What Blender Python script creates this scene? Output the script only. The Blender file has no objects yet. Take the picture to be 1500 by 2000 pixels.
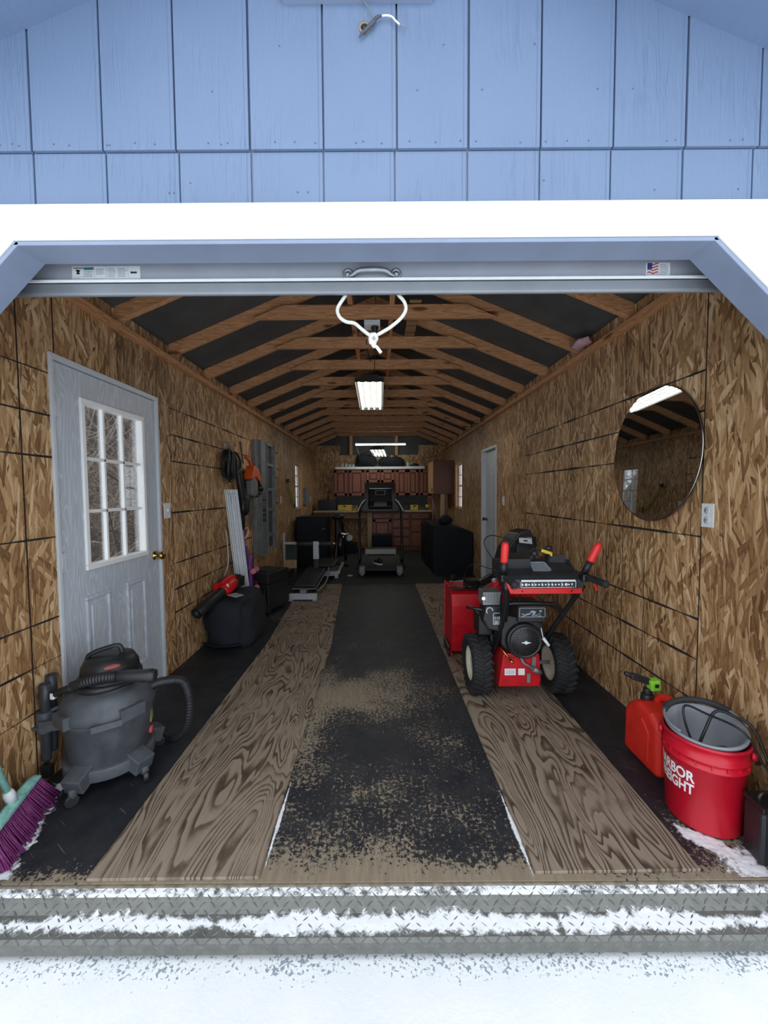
import bpy, bmesh, math, random
from mathutils import Vector, Matrix, noise
random.seed(7)
S = bpy.context.scene
COL = S.collection
PI = math.pi

# ------------------------------------------------------------------ mesh helper
class M:
    def __init__(s): s.bm = bmesh.new()
    def _mi(s, faces, mi):
        for f in faces: f.material_index = mi
    def box(s, x0, x1, y0, y1, z0, z1, mi=0, mat=None):
        v = [s.bm.verts.new((x, y, z)) for z in (z0, z1) for (x, y) in ((x0, y0), (x1, y0), (x1, y1), (x0, y1))]
        if mat is not None:
            for q in v: q.co = mat @ q.co
        fs = [s.bm.faces.new([v[i] for i in f]) for f in ((3,2,1,0),(4,5,6,7),(0,1,5,4),(1,2,6,5),(2,3,7,6),(3,0,4,7))]
        s._mi(fs, mi); return s
    def cbox(s, c, d, rot=None, mi=0):
        m = Matrix.Translation(Vector(c))
        if rot is not None: m = m @ rot.to_4x4()
        a, b, e = d[0]/2, d[1]/2, d[2]/2
        return s.box(-a, a, -b, b, -e, e, mi, m)
    def beam(s, p0, p1, w, h, up=(0,0,1), mi=0):
        p0, p1 = Vector(p0), Vector(p1); y = (p1-p0); l = y.length; y.normalize()
        x = y.cross(Vector(up)).normalized(); z = x.cross(y)
        m = Matrix((x, y, z)).transposed().to_4x4(); m.translation = p0
        return s.box(-w/2, w/2, 0, l, -h/2, h/2, mi, m)
    def prism(s, pts, o, u, v, depth, mi=0):
        o, u, v = Vector(o), Vector(u), Vector(v); n = u.cross(v).normalized()*depth
        a = [s.bm.verts.new(o+u*p[0]+v*p[1]) for p in pts]; b = [s.bm.verts.new(q.co+n) for q in a]
        k = len(a); fs = [s.bm.faces.new(a[::-1]), s.bm.faces.new(b)]
        for i in range(k): fs.append(s.bm.faces.new((a[i], a[(i+1) % k], b[(i+1) % k], b[i])))
        s._mi(fs, mi); return s
    def ring(s, c, x, y, r, seg, ph=0):
        return [s.bm.verts.new(c+x*(r*math.cos(ph+2*PI*i/seg))+y*(r*math.sin(ph+2*PI*i/seg))) for i in range(seg)]
    def skin(s, rings, cap=True, closed=False, mi=0):
        fs = []; k = len(rings[0]); n = len(rings)
        for j in range(n if closed else n-1):
            a, b = rings[j], rings[(j+1) % n]
            for i in range(k): fs.append(s.bm.faces.new((a[i], a[(i+1) % k], b[(i+1) % k], b[i])))
        if cap and not closed: fs += [s.bm.faces.new(rings[0][::-1]), s.bm.faces.new(rings[-1])]
        for f in fs: f.smooth = True
        if cap and not closed: fs[-1].smooth = fs[-2].smooth = False
        s._mi(fs, mi); return s
    def cyl(s, p0, p1, r0, r1=None, seg=16, mi=0, cap=True):
        p0, p1 = Vector(p0), Vector(p1); r1 = r0 if r1 is None else r1
        d = (p1-p0).normalized(); x = d.orthogonal().normalized(); y = d.cross(x)
        return s.skin([s.ring(p0, x, y, r0, seg), s.ring(p1, x, y, r1, seg)], cap, mi=mi)
    def lathe(s, prof, o=(0,0,0), ax=(0,0,1), seg=24, cap=True, mi=0, sq=1.0):
        o, d = Vector(o), Vector(ax).normalized()
        x = Vector((1,0,0)) if abs(d.z) > .9 else d.orthogonal().normalized()
        x = (x-d*x.dot(d)).normalized(); y = d.cross(x)*sq
        return s.skin([s.ring(o+d*h, x, y, max(r, 1e-4), seg) for r, h in prof], cap, mi=mi)
    def tube(s, pts, r, seg=8, closed=False, n=6, mi=0, rf=None):
        P = [Vector(p) for p in pts]; Q = []
        k = len(P)
        if n > 1 and k > 2:
            for i in range(k if closed else k-1):
                if closed: a, b, c, d = P[i-1], P[i], P[(i+1) % k], P[(i+2) % k]
                else: a, b, c, d = P[max(i-1,0)], P[i], P[i+1], P[min(i+2,k-1)]
                for j in range(n):
                    t = j/n
                    Q.append(.5*((2*b)+(c-a)*t+(2*a-5*b+4*c-d)*t*t+(3*b-a-3*c+d)*t**3))
            if not closed: Q.append(P[-1])
        else: Q = P
        m = len(Q); rings = []; x = None
        for i in range(m):
            if closed: t = Q[(i+1) % m]-Q[i-1]
            else: t = Q[min(i+1,m-1)]-Q[max(i-1,0)]
            t.normalize()
            x = t.orthogonal() if x is None else x-t*x.dot(t)
            x.normalize(); rr = r if rf is None else rf(i/(m-1))
            rings.append(s.ring(Q[i], x, t.cross(x), rr, seg))
        return s.skin(rings, True, closed, mi)
    def blob(s, c, r, p=2.5, nu=32, nv=18, amp=0., fq=3., mi=0, zmin=None, seed=0):
        c = Vector(c); rings = []
        sg = lambda t, e: math.copysign(abs(t)**e, t)
        e = 2./p
        for j in range(nv+1):
            la = -PI/2+PI*j/nv; row = []
            la = max(min(la, PI/2-.02), -PI/2+.02)
            for i in range(nu):
                lo = 2*PI*i/nu
                q = Vector((r[0]*sg(math.cos(la), e)*sg(math.cos(lo), e), r[1]*sg(math.cos(la), e)*sg(math.sin(lo), e), r[2]*sg(math.sin(la), e)))
                if amp: q += q.normalized()*amp*noise.fractal(q*fq+Vector((seed, 3.1, 7)), 1.0, 2.0, 4)
                q += c
                if zmin is not None: q.z = max(q.z, zmin)
                row.append(s.bm.verts.new(q))
            rings.append(row)
        return s.skin(rings, True, mi=mi)
    def quad(s, pts, mi=0):
        f = s.bm.faces.new([s.bm.verts.new(p) for p in pts]); f.material_index = mi; return s
    def build(s, name, mats, parent=None, bev=0., smooth=False, world=True, segs=2, sub=0):
        me = bpy.data.meshes.new(name)
        o = bpy.data.objects.new(name, me)
        if parent is not None:
            o.parent = parent
            if world and parent.get('_f') is not None:
                inv = Matrix([parent['_f'][i*4:i*4+4] for i in range(4)])
                for v in s.bm.verts: v.co = inv @ v.co
            if parent.get('_f') is not None: o['_f'] = parent['_f']
        bmesh.ops.recalc_face_normals(s.bm, faces=s.bm.faces[:])
        if smooth:
            for f in s.bm.faces: f.smooth = True
        s.bm.to_mesh(me); s.bm.free()
        for m in (mats if isinstance(mats, (list, tuple)) else [mats]): me.materials.append(m)
        COL.objects.link(o)
        if bev:
            b = o.modifiers.new('b', 'BEVEL'); b.width = bev; b.segments = segs; b.limit_method = 'ANGLE'; b.angle_limit = .6
        if sub:
            b = o.modifiers.new('s', 'SUBSURF'); b.levels = b.render_levels = sub
        return o

def tag(o, label, cat, group=None):
    o['label'] = label; o['category'] = cat
    if group: o['group'] = group
    return o
def thing(name, label, cat, loc=(0,0,0), rz=0., group=None):
    o = bpy.data.objects.new(name, None); COL.objects.link(o)
    o.location = loc; o.rotation_euler = (0, 0, rz); o.empty_display_size = .1
    mw = Matrix.Translation(Vector(loc)) @ Matrix.Rotation(rz, 4, 'Z'); inv = mw.inverted()
    o['_f'] = [c for row in inv for c in row]
    return tag(o, label, cat, group)
def struct(o): o['kind'] = 'structure'; return o
def stuff(o, label, cat): o['kind'] = 'stuff'; return tag(o, label, cat)
def sgroup(name):
    o = bpy.data.objects.new(name, None); COL.objects.link(o); o['kind'] = 'structure'; return o
def dup(root, loc, label=None, rz=None):
    r = root.copy(); COL.objects.link(r); r.location = loc
    if rz is not None: r.rotation_euler = (0,0,rz)
    if label: r['label'] = label
    for ch in list(root.children):
        c = ch.copy(); COL.objects.link(c); c.parent = r
        for g in ch.children:
            d = g.copy(); COL.objects.link(d); d.parent = c
    return r
def text(name, s, size, mat4, m, parent=None, ext=.0006, bend=None, ax='CENTER', sx=1., bold=0.):
    cu = bpy.data.curves.new(name, 'FONT'); cu.body = s; cu.size = size; cu.extrude = ext; cu.align_x = ax; cu.offset = bold
    cu.align_y = 'CENTER'
    t = bpy.data.objects.new(name, cu); COL.objects.link(t)
    dg = bpy.context.evaluated_depsgraph_get(); me = bpy.data.meshes.new_from_object(t.evaluated_get(dg))
    bpy.data.objects.remove(t); bpy.data.curves.remove(cu)
    me.name = name
    inv = Matrix.Identity(4)
    if parent is not None and parent.get('_f') is not None: inv = Matrix([parent['_f'][i*4:i*4+4] for i in range(4)])
    if bend:
        b = bmesh.new(); b.from_mesh(me); bmesh.ops.subdivide_edges(b, edges=b.edges[:], cuts=1); b.to_mesh(me); b.free()
    for v in me.vertices:
        v.co.x *= sx
        v.co = inv @ (bend(v.co) if bend else mat4 @ v.co)
    me.materials.clear(); me.materials.append(m)
    o = bpy.data.objects.new(name, me); COL.objects.link(o)
    if parent is not None: o.parent = parent
    return o

# ------------------------------------------------------------------ materials
class G:
    def __init__(s, name):
        s.m = bpy.data.materials.new(name); s.m.use_nodes = True; s.nt = s.m.node_tree
        s.nt.nodes.clear()
        s.out = s.nt.nodes.new('ShaderNodeOutputMaterial'); s.p = s.nt.nodes.new('ShaderNodeBsdfPrincipled')
        s.nt.links.new(s.p.outputs[0], s.out.inputs[0])
        s.tc = s.nt.nodes.new('ShaderNodeTexCoord')
    def n(s, t, **k):
        x = s.nt.nodes.new('ShaderNode'+t)
        for a, b in k.items(): setattr(x, a, b)
        return x
    def set(s, sock, v):
        if hasattr(v, 'links') or isinstance(v, bpy.types.NodeSocket): s.nt.links.new(v, sock)
        else:
            if isinstance(v, tuple) and len(v) == 3 and sock.type == 'RGBA': v = v+(1,)
            sock.default_value = v
    def ma(s, op, a, b=0., c=None, clamp=False):
        x = s.n('Math', operation=op, use_clamp=clamp); s.set(x.inputs[0], a); s.set(x.inputs[1], b)
        if c is not None: s.set(x.inputs[2], c)
        return x.outputs[0]
    def xyz(s, coord='Object'):
        x = s.n('SeparateXYZ'); s.set(x.inputs[0], s.tc.outputs[coord]); return x.outputs
    def vec(s, a, b, c=0.):
        x = s.n('CombineXYZ'); s.set(x.inputs[0], a); s.set(x.inputs[1], b); s.set(x.inputs[2], c); return x.outputs[0]
    def map(s, v, sc=(1,1,1), rot=(0,0,0), loc=(0,0,0)):
        x = s.n('Mapping'); s.set(x.inputs[0], v); x.inputs[1].default_value = loc; x.inputs[2].default_value = rot; x.inputs[3].default_value = sc
        return x.outputs[0]
    def noise(s, v, sc=5., det=3., rough=.5, dist=0.):
        x = s.n('TexNoise'); s.set(x.inputs['Vector'], v); x.inputs['Scale'].default_value = sc; x.inputs['Detail'].default_value = det
        x.inputs['Roughness'].default_value = rough; x.inputs['Distortion'].default_value = dist
        return x.outputs['Fac']
    def vor(s, v, sc=5., feat='F1', rnd=1.):
        x = s.n('TexVoronoi', feature=feat); s.set(x.inputs['Vector'], v); x.inputs['Scale'].default_value = sc; x.inputs['Randomness'].default_value = rnd
        return x.outputs
    def ramp(s, f, st, interp='LINEAR'):
        x = s.n('ValToRGB'); s.set(x.inputs[0], f); r = x.color_ramp; r.interpolation = interp
        while len(r.elements) < len(st): r.elements.new(.5)
        for e, (p, c) in zip(r.elements, st):
            e.position = p; e.color = (c+(1,) if isinstance(c, tuple) else (c, c, c, 1))
        return x.outputs[0]
    def mix(s, f, a, b, bt='MIX'):
        x = s.n('Mix', data_type='RGBA', blend_type=bt); s.set(x.inputs[0], f); s.set(x.inputs[6], a); s.set(x.inputs[7], b); return x.outputs[2]
    def bump(s, h, st=.3, d=.01):
        x = s.n('Bump'); s.set(x.inputs['Height'], h); x.inputs['Strength'].default_value = st; x.inputs['Distance'].default_value = d
        s.nt.links.new(x.outputs[0], s.p.inputs['Normal'])
    def fin(s, col, rough=.6, metal=0., spec=.5):
        s.set(s.p.inputs['Base Color'], col); s.set(s.p.inputs['Roughness'], rough); s.set(s.p.inputs['Metallic'], metal)
        s.p.inputs['Specular IOR Level'].default_value = spec
        return s.m
def sc3(c, k): return tuple(min(1., x*k) for x in c)
def plain(name, c, rough=.5, metal=0., var=.15, fq=14., bump=0., spec=.5):
    g = G(name); v = g.tc.outputs['Object']
    n = g.noise(v, fq, 4., .6)
    col = g.ramp(n, [(.3, sc3(c, 1-var)), (.7, sc3(c, 1+var))])
    if bump: g.bump(g.noise(v, fq*12, 3.), bump, .003)
    return g.fin(col, g.ma('ADD', g.ma('MULTIPLY', n, .16), rough-.08), metal, spec)
def wood(name, c0, c1, ax='Y', fq=1., rough=.6, knots=False):
    g = G(name); x, y, z = g.xyz(); k = 9.*fq; l = .7*fq
    s = {'X': (l, k, k), 'Y': (k, l, k), 'Z': (k, k, l)}[ax]
    v = g.map(g.tc.outputs['Object'], s)
    n = g.noise(v, 1.6, 2., .5, .4)
    r = g.ma('FRACT', g.ma('MULTIPLY', n, 9.))
    f = g.noise(g.map(v, (4,4,4)), 4., 4., .7)
    col = g.ramp(g.ma('ADD', g.ma('MULTIPLY', r, .55), g.ma('MULTIPLY', f, .5)), [(.15, c0), (.75, c1)])
    if knots:
        kn = g.vor(g.map(g.tc.outputs['Object'], {'X': (2.2,9,9), 'Y': (9,2.2,9), 'Z': (9,9,2.2)}[ax]), 1.)[0]
        col = g.mix(g.ramp(kn, [(.1, 1.), (.17, 0.)]), col, sc3(c0, .45))
    g.bump(f, .15, .002)
    return g.fin(col, rough)
def osb(name, ax, k=1.):
    g = G(name); x, y, z = g.xyz(); u = y if ax == 'Y' else x
    w = g.vec(u, z, 0.)
    wob = g.n('TexNoise'); g.set(wob.inputs['Vector'], g.map(w, (1,.5,1))); wob.inputs['Scale'].default_value = 7.; wob.inputs['Detail'].default_value = 3.
    sub = g.n('VectorMath', operation='MULTIPLY_ADD'); g.set(sub.inputs[0], wob.outputs['Color']); sub.inputs[1].default_value = (.05,.05,0); g.set(sub.inputs[2], w)
    w = sub.outputs[0]
    val = None; edge = None
    for i, (rot, su, sv) in enumerate(((.03, 54, 6), (.22, 48, 6.5), (-.2, 50, 6), (.6, 44, 8), (-.65, 44, 8), (.1, 80, 9))):
        o = g.vor(g.map(g.map(w, (1,1,1), (0,0,rot)), (su, sv, 1), (0,0,0), (i*3.7, i*1.9, 0)), 1.)
        sp = g.n('SeparateColor'); g.set(sp.inputs[0], o[1])
        if val is None: val = sp.outputs[0]; edge = o[0]
        else:
            mk = g.ma('GREATER_THAN', sp.outputs[1], (.5,.6,.78,.8,.72)[i-1])
            def lerp(a, b): return g.ma('ADD', g.ma('MULTIPLY', a, g.ma('SUBTRACT', 1., mk)), g.ma('MULTIPLY', b, mk))
            val = lerp(val, sp.outputs[0]); edge = lerp(edge, o[0])
    big = g.noise(w, 1.7, 2.)
    fib = g.noise(g.map(w, (170, 9, 1)), 1., 4., .65)
    f = g.ma('ADD', g.ma('ADD', g.ma('MULTIPLY', val, .62), g.ma('MULTIPLY', fib, .5)), g.ma('MULTIPLY', g.ma('SUBTRACT', big, .5), .45))
    f = g.ma('SUBTRACT', f, g.ma('MULTIPLY', g.ma('POWER', edge, 3.), .22))
    col = g.ramp(f, [(.14, sc3((.115,.05,.019), k)), (.34, sc3((.28,.145,.058), k)), (.54, sc3((.42,.24,.105), k)), (.74, sc3((.58,.37,.19), k)), (.92, sc3((.78,.57,.35), k))])
    dk = g.noise(g.map(w, (85, 22, 1)), 1., 2.)
    col = g.mix(g.ramp(dk, [(.68, 0.), (.75, .7)]), col, (.07,.034,.015))
    g.bump(f, .25, .004)
    return g.fin(col, .62)
def plyfloor(name):
    g = G(name); x, y, z = g.xyz('Object')
    v = g.vec(g.ma('MULTIPLY', x, 3.4), g.ma('MULTIPLY', y, .6), 0.)
    n = g.noise(v, 1.3, 2.6, .5, .5)
    eye = g.ma('SUBTRACT', 1., g.ma('MULTIPLY', g.vor(g.vec(g.ma('MULTIPLY', x, 5.2), g.ma('MULTIPLY', y, 2.1), 0.), 1.)[0], 2.3), clamp=True)
    n = g.ma('ADD', n, g.ma('MULTIPLY', g.ma('POWER', eye, 1.6), .16))
    ph = g.ma('ADD', g.ma('MULTIPLY', n, 23.), g.ma('MULTIPLY', g.noise(g.vec(g.ma('MULTIPLY', x, 22.), g.ma('MULTIPLY', y, 5.), 0.), 1., 2.), .28))
    r = g.ma('FRACT', ph)
    r = g.ramp(r, [(0., .0), (.45, .12), (.82, 1.), (.93, .9), (1., 0.)])
    fine = g.noise(g.vec(g.ma('MULTIPLY', x, 110.), g.ma('MULTIPLY', y, 9.), 0.), 1., 4., .7)
    worn = g.noise(g.vec(x, y, 0.), 3.2, 4., .65)
    amt = g.ramp(worn, [(.38, .3), (.58, 1.)])
    r2 = g.ma('MULTIPLY', r, amt)
    f = g.ma('ADD', g.ma('MULTIPLY', r2, .6), g.ma('MULTIPLY', fine, .42))
    col = g.ramp(f, [(.1, (.33,.265,.2)), (.33, (.235,.18,.132)), (.55, (.12,.082,.055)), (.85, (.045,.028,.019))])
    st = g.noise(g.vec(x, g.ma('MULTIPLY', y, .7), 3.), 4.4, 5., .7)
    col = g.mix(g.ramp(st, [(.57, 0.), (.73, .62)]), col, (.075,.05,.034))
    kn = g.vor(g.vec(g.ma('MULTIPLY', x, 3.5), g.ma('MULTIPLY', y, 1.3), 0.), 1.)[0]
    col = g.mix(g.ramp(kn, [(.04, .8), (.07, 0.)]), col, (.06,.035,.022))
    sp = g.noise(g.vec(x, y, 9.), 75., 1.)
    col = g.mix(g.ramp(sp, [(.8, 0.), (.83, .7)]), col, (.7,.72,.76))
    g.bump(f, .3, .002)
    return g.fin(col, .72)
def floorpaint(name):
    g = G(name); x, y, z = g.xyz()
    v = g.vec(x, y, 0.)
    co = g.noise(v, 2.6, 4., .6); fi = g.noise(v, 58., 6., .8); st = g.noise(g.vec(g.ma('MULTIPLY', x, 8.), y, 0.), 9., 4., .7)
    front = g.ma('SUBTRACT', 1., g.ma('MULTIPLY', g.ma('SUBTRACT', y, 1.36), 4.2), clamp=True)
    def gauss(cx, cy, sx, sy, a):
        dx = g.ma('MULTIPLY', g.ma('SUBTRACT', x, cx), 1/sx); dy = g.ma('MULTIPLY', g.ma('SUBTRACT', y, cy), 1/sy)
        return g.ma('MULTIPLY', g.ma('POWER', 2.718, g.ma('MULTIPLY', g.ma('ADD', g.ma('MULTIPLY', dx, dx), g.ma('MULTIPLY', dy, dy)), -1.)), a)
    w = g.ma('ADD', g.ma('MULTIPLY', co, .36), g.ma('MULTIPLY', fi, .8))
    w = g.ma('ADD', w, g.ma('MULTIPLY', st, .2))
    w = g.ma('ADD', w, g.ma('MULTIPLY', g.ma('POWER', front, 3.), .23))
    for a in ((-.15,2.72,.5,.3,.14), (-.42,2.3,.1,.9,.09), (.02,1.62,.34,.28,.06), (.1,4.4,.7,1.2,-.05), (-1.35,2.2,.4,1.2,-.14), (1.35,2.2,.35,1.2,-.1), (1.4,1.55,.25,.15,.12)):
        w = g.ma('ADD', w, gauss(*a))
    k = g.ramp(w, [(.752, 0.), (.778, 1.)])
    dust = g.noise(v, 7., 5., .7)
    blk = g.mix(g.ramp(dust, [(.4, 0.), (.75, .55)]), (.012,.014,.020), (.05,.05,.051))
    tan = g.mix(g.noise(g.vec(g.ma('MULTIPLY', x, 60.), g.ma('MULTIPLY', y, 9.), 0.), 1., 3.), (.17,.135,.095), (.36,.29,.205))
    col = g.mix(k, blk, tan)
    scr = g.noise(g.map(g.map(v, (1,1,1), (0,0,.6)), (6, 130, 1)), 1., 1.)
    col = g.mix(g.ramp(scr, [(.735, 0.), (.755, .5)]), col, (.23,.2,.16))
    g.bump(w, .3, .003)
    return g.fin(col, g.ma('ADD', g.ma('MULTIPLY', k, .2), .55))
def siding(name):
    g = G(name); x, y, z = g.xyz()
    v = g.vec(g.ma('MULTIPLY', x, 34.), g.ma('MULTIPLY', z, 3.2), 0.)
    n = g.noise(v, 1., 3., .55, .7); r = g.ma('SINE', g.ma('MULTIPLY', n, 26.))
    f = g.noise(g.vec(g.ma('MULTIPLY', x, 160.), g.ma('MULTIPLY', z, 30.), 0.), 1., 3.)
    pat = g.ramp(g.noise(g.vec(x, z, 4.), 4., 2.), [(.4, 0.), (.65, 1.)])
    h = g.ma('ADD', g.ma('MULTIPLY', g.ma('MULTIPLY', r, pat), .5), f)
    g.bump(h, .75, .002)
    col = g.ramp(g.noise(g.vec(x, z, 0.), 2., 3.), [(.3, (.148,.212,.338)), (.7, (.168,.235,.368))])
    return g.fin(col, .5)
def emit(name, c, st):
    g = G(name); e = g.n('Emission'); e.inputs[0].default_value = c+(1,); e.inputs[1].default_value = st
    g.nt.links.new(e.outputs[0], g.out.inputs[0]); return g.m
def glassmat(name, tint=(1,1,1), gl=.07):
    g = G(name); t = g.n('BsdfTransparent'); t.inputs[0].default_value = tint+(1,)
    q = g.n('BsdfGlossy'); q.inputs['Roughness'].default_value = .02; mx = g.n('MixShader')
    lw = g.n('LayerWeight'); lw.inputs[0].default_value = .25
    g.set(mx.inputs[0], g.ma('ADD', g.ma('MULTIPLY', lw.outputs['Fresnel'], .6), gl)); g.nt.links.new(t.outputs[0], mx.inputs[1]); g.nt.links.new(q.outputs[0], mx.inputs[2])
    g.nt.links.new(mx.outputs[0], g.out.inputs[0]); return g.m
def snowmat(name, flecks=False):
    g = G(name); v = g.tc.outputs['Object']; n = g.noise(v, 6., 4.)
    col = g.ramp(n, [(.3, (.86,.89,.92)), (.7, (.93,.94,.95))])
    if flecks:
        x, y, z = g.xyz()
        e = g.ma('SUBTRACT', 1., g.ma('MULTIPLY', g.ma('SUBTRACT', 1.19, y), 16.), clamp=True)
        s1 = g.noise(v, 90., 3., .6); big = g.noise(v, 5., 3.)
        th = g.ma('ADD', g.ma('ADD', s1, g.ma('MULTIPLY', e, .2)), g.ma('MULTIPLY', g.ma('SUBTRACT', big, .5), .35))
        col = g.mix(g.ramp(th, [(.75, 0.), (.79, .85)]), col, (.2,.26,.34))
    g.bump(g.noise(v, 60., 4., .6), .3, .004)
    return g.fin(col, .7)

def dustmat(name):
    g = G(name); a = g.n('Attribute'); a.attribute_name = 'cov'; v = g.tc.outputs['Object']
    f = g.ma('ADD', a.outputs['Fac'], g.ma('MULTIPLY', g.ma('SUBTRACT', g.noise(v, 120., 4., .7), .5), .9))
    f = g.ramp(f, [(.0, 0.), (.30, .95)])
    g.fin((.9,.92,.95), .75)
    t = g.n('BsdfTransparent'); mx = g.n('MixShader'); g.set(mx.inputs[0], f); g.nt.links.new(t.outputs[0], mx.inputs[1]); g.nt.links.new(g.p.outputs[0], mx.inputs[2]); g.nt.links.new(mx.outputs[0], g.out.inputs[0])
    return g.m
DUST = dustmat('thin snow dust')
OSBY = osb('osb board side', 'Y'); OSBX = osb('osb board end', 'X')
OSBD = osb('osb board reddish', 'Y', .72)
PLYM = plyfloor('weathered plywood'); FLR = floorpaint('worn black floor paint'); SID = siding('blue grey siding paint')
BLUE = plain('blue grey trim paint', (.235,.285,.40), .45, var=.08, fq=6)
WHT = plain('white trim paint', (.9,.9,.89), .4, var=.02)
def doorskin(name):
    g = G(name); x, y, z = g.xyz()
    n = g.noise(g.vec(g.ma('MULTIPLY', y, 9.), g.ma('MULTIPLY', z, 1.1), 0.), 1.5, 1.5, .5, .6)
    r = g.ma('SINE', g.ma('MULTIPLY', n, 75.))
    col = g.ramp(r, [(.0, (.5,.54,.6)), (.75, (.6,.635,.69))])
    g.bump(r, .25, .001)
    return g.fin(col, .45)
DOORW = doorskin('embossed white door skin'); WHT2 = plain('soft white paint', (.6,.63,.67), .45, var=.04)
PINE = {a: wood('pine stud '+a, (.38,.16,.062), (.7,.37,.18), a, 1.6, knots=True) for a in 'XYZ'}
PALE = wood('pale board', (.3,.2,.1), (.5,.36,.2), 'Z', 2.)
CHER = wood('cherry stained wood', (.165,.046,.02), (.31,.098,.045), 'Z', 2.2, .4)
DECK = plain('dark roof sheathing', (.085,.084,.082), .8, var=.2, fq=5)
STEEL = plain('galvanised steel', (.25,.265,.29), .45, .5, .1, 5)
ALU = plain('dull aluminium', (.25,.255,.26), .55, .7, .2, 8)
LADD = plain('oxidised ladder aluminium', (.2,.21,.22), .55, .35, .25, 8)
CHROME = plain('bright chrome', (.75,.75,.76), .15, 1., .04)
TREAD = plain('tread plate metal', (.16,.162,.15), .5, .35, .2, 30)
BLK = plain('black plastic', (.016,.017,.019), .42, var=.3)
BLKM = plain('black satin metal', (.012,.012,.013), .3, 0., .2)
RUB = plain('black rubber', (.014,.014,.015), .75, var=.4, fq=40, bump=.3)
GREYP = plain('dusty charcoal plastic', (.075,.082,.094), .55, var=.35, fq=9, bump=.1)
NAVY = plain('dark navy fabric', (.011,.013,.02), .85, var=.35, fq=8, bump=.3)
NAVYB = plain('dark blue black paint', (.004,.006,.012), .6, var=.2, spec=.3)
RED = plain('gloss red paint', (.52,.008,.016), .3, var=.15)
REDP = plain('bright red plastic', (.62,.012,.012), .35, var=.1)
REDB = plain('bucket red plastic', (.55,.006,.022), .32, var=.06)
REDG = plain('fuel can red plastic', (.62,.022,.012), .45, var=.12, bump=.15)
REDH = plain('grip red rubber', (.8,.03,.03), .4, var=.05)
GREYB = plain('grey bucket plastic', (.27,.28,.31), .4, var=.08)
DGREY = plain('dark grey foam', (.035,.038,.042), .7)
MGREY = plain('mid grey paint', (.2,.22,.24), .5)
CREAM = plain('cream wheel paint', (.68,.62,.48), .4, var=.15)
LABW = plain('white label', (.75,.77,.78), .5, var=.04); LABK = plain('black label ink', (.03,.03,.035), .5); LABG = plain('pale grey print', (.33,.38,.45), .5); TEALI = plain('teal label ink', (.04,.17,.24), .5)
INKR = plain('red label ink', (.45,.06,.08), .5); INKB = plain('blue label ink', (.03,.06,.22), .5)
TEAL = plain('teal broom plastic', (.3,.62,.55), .4, var=.35, fq=40); PURP = plain('purple bristle', (.2,.03,.15), .6, var=.3, fq=60)
ORNG = plain('saw orange plastic', (.6,.085,.015), .4); YEL = plain('yellow plastic', (.65,.45,.03), .4); LIME = plain('lime green plastic', (.25,.65,.05), .35)
PINK = plain('pink wheel', (.75,.2,.28), .4); VIOL = plain('purple board plastic', (.22,.06,.33), .4)
BRASS = plain('brass', (.55,.36,.1), .2, 1.); ROPE = plain('white rope', (.72,.7,.64), .8, var=.15, fq=90)
GLASS = glassmat('clear glazing'); SNOW = snowmat('snow'); SNOWG = snowmat('ground snow', True)
TAR = plain('black chalk line', (.012,.012,.013), .8); GAP = plain('dark board gap', (.018,.012,.008), .9)
TUBE = emit('lit fluorescent tube', (1., .97, .86), 10.)
TUBEF = emit('lit far tube', (.95, 1., .95), 9.)
MIR = G('mirror silver'); MIR = MIR.fin((.62,.64,.64), .015, 1.)
BARK = plain('grey brown bark', (.42,.37,.33), .9, var=.4, fq=20); LEAF = plain('dark evergreen', (.03,.05,.03), .8, var=.4)
SOIL = plain('leaf littered bank', (.06,.05,.043), .95, var=.8, fq=7)
# ------------------------------------------------------------------ camera, world
cam = bpy.data.cameras.new('camera'); co = bpy.data.objects.new('camera', cam); COL.objects.link(co)
co.matrix_world = Matrix.Translation((0,0,1.40)) @ Matrix.Rotation(math.radians(90-2.75), 4, 'X') @ Matrix.Rotation(math.radians(-.4), 4, 'Z')
cam.sensor_fit = 'VERTICAL'; cam.sensor_height = 36.; cam.lens = 770/2000*36; cam.shift_x = .004; cam.clip_start = .02
S.camera = co
W = bpy.data.worlds.new('overcast sky'); S.world = W; W.use_nodes = True
nt = W.node_tree; bg = nt.nodes['Background']
tc = nt.nodes.new('ShaderNodeTexCoord'); sx = nt.nodes.new('ShaderNodeSeparateXYZ'); rp = nt.nodes.new('ShaderNodeValToRGB')
nt.links.new(tc.outputs['Generated'], sx.inputs[0]); nt.links.new(sx.outputs[2], rp.inputs[0]); nt.links.new(rp.outputs[0], bg.inputs[0])
rp.color_ramp.elements[0].color = (.83, .92, 1.0, 1); rp.color_ramp.elements[1].color = (.95, 1.0, 1.06, 1)
bg.inputs[1].default_value = 1.0
S.view_settings.view_transform = 'Standard'; S.view_settings.look = 'None'; S.view_settings.gamma = 1.; S.view_settings.use_curve_mapping = False
S.view_settings.exposure = 1.05

XL, XR, YB, YF = -1.645, 1.59, 10.0, 1.357
XC = -.0275
def zdeck(x): return 3.235-.41*abs(x-XC)
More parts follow.
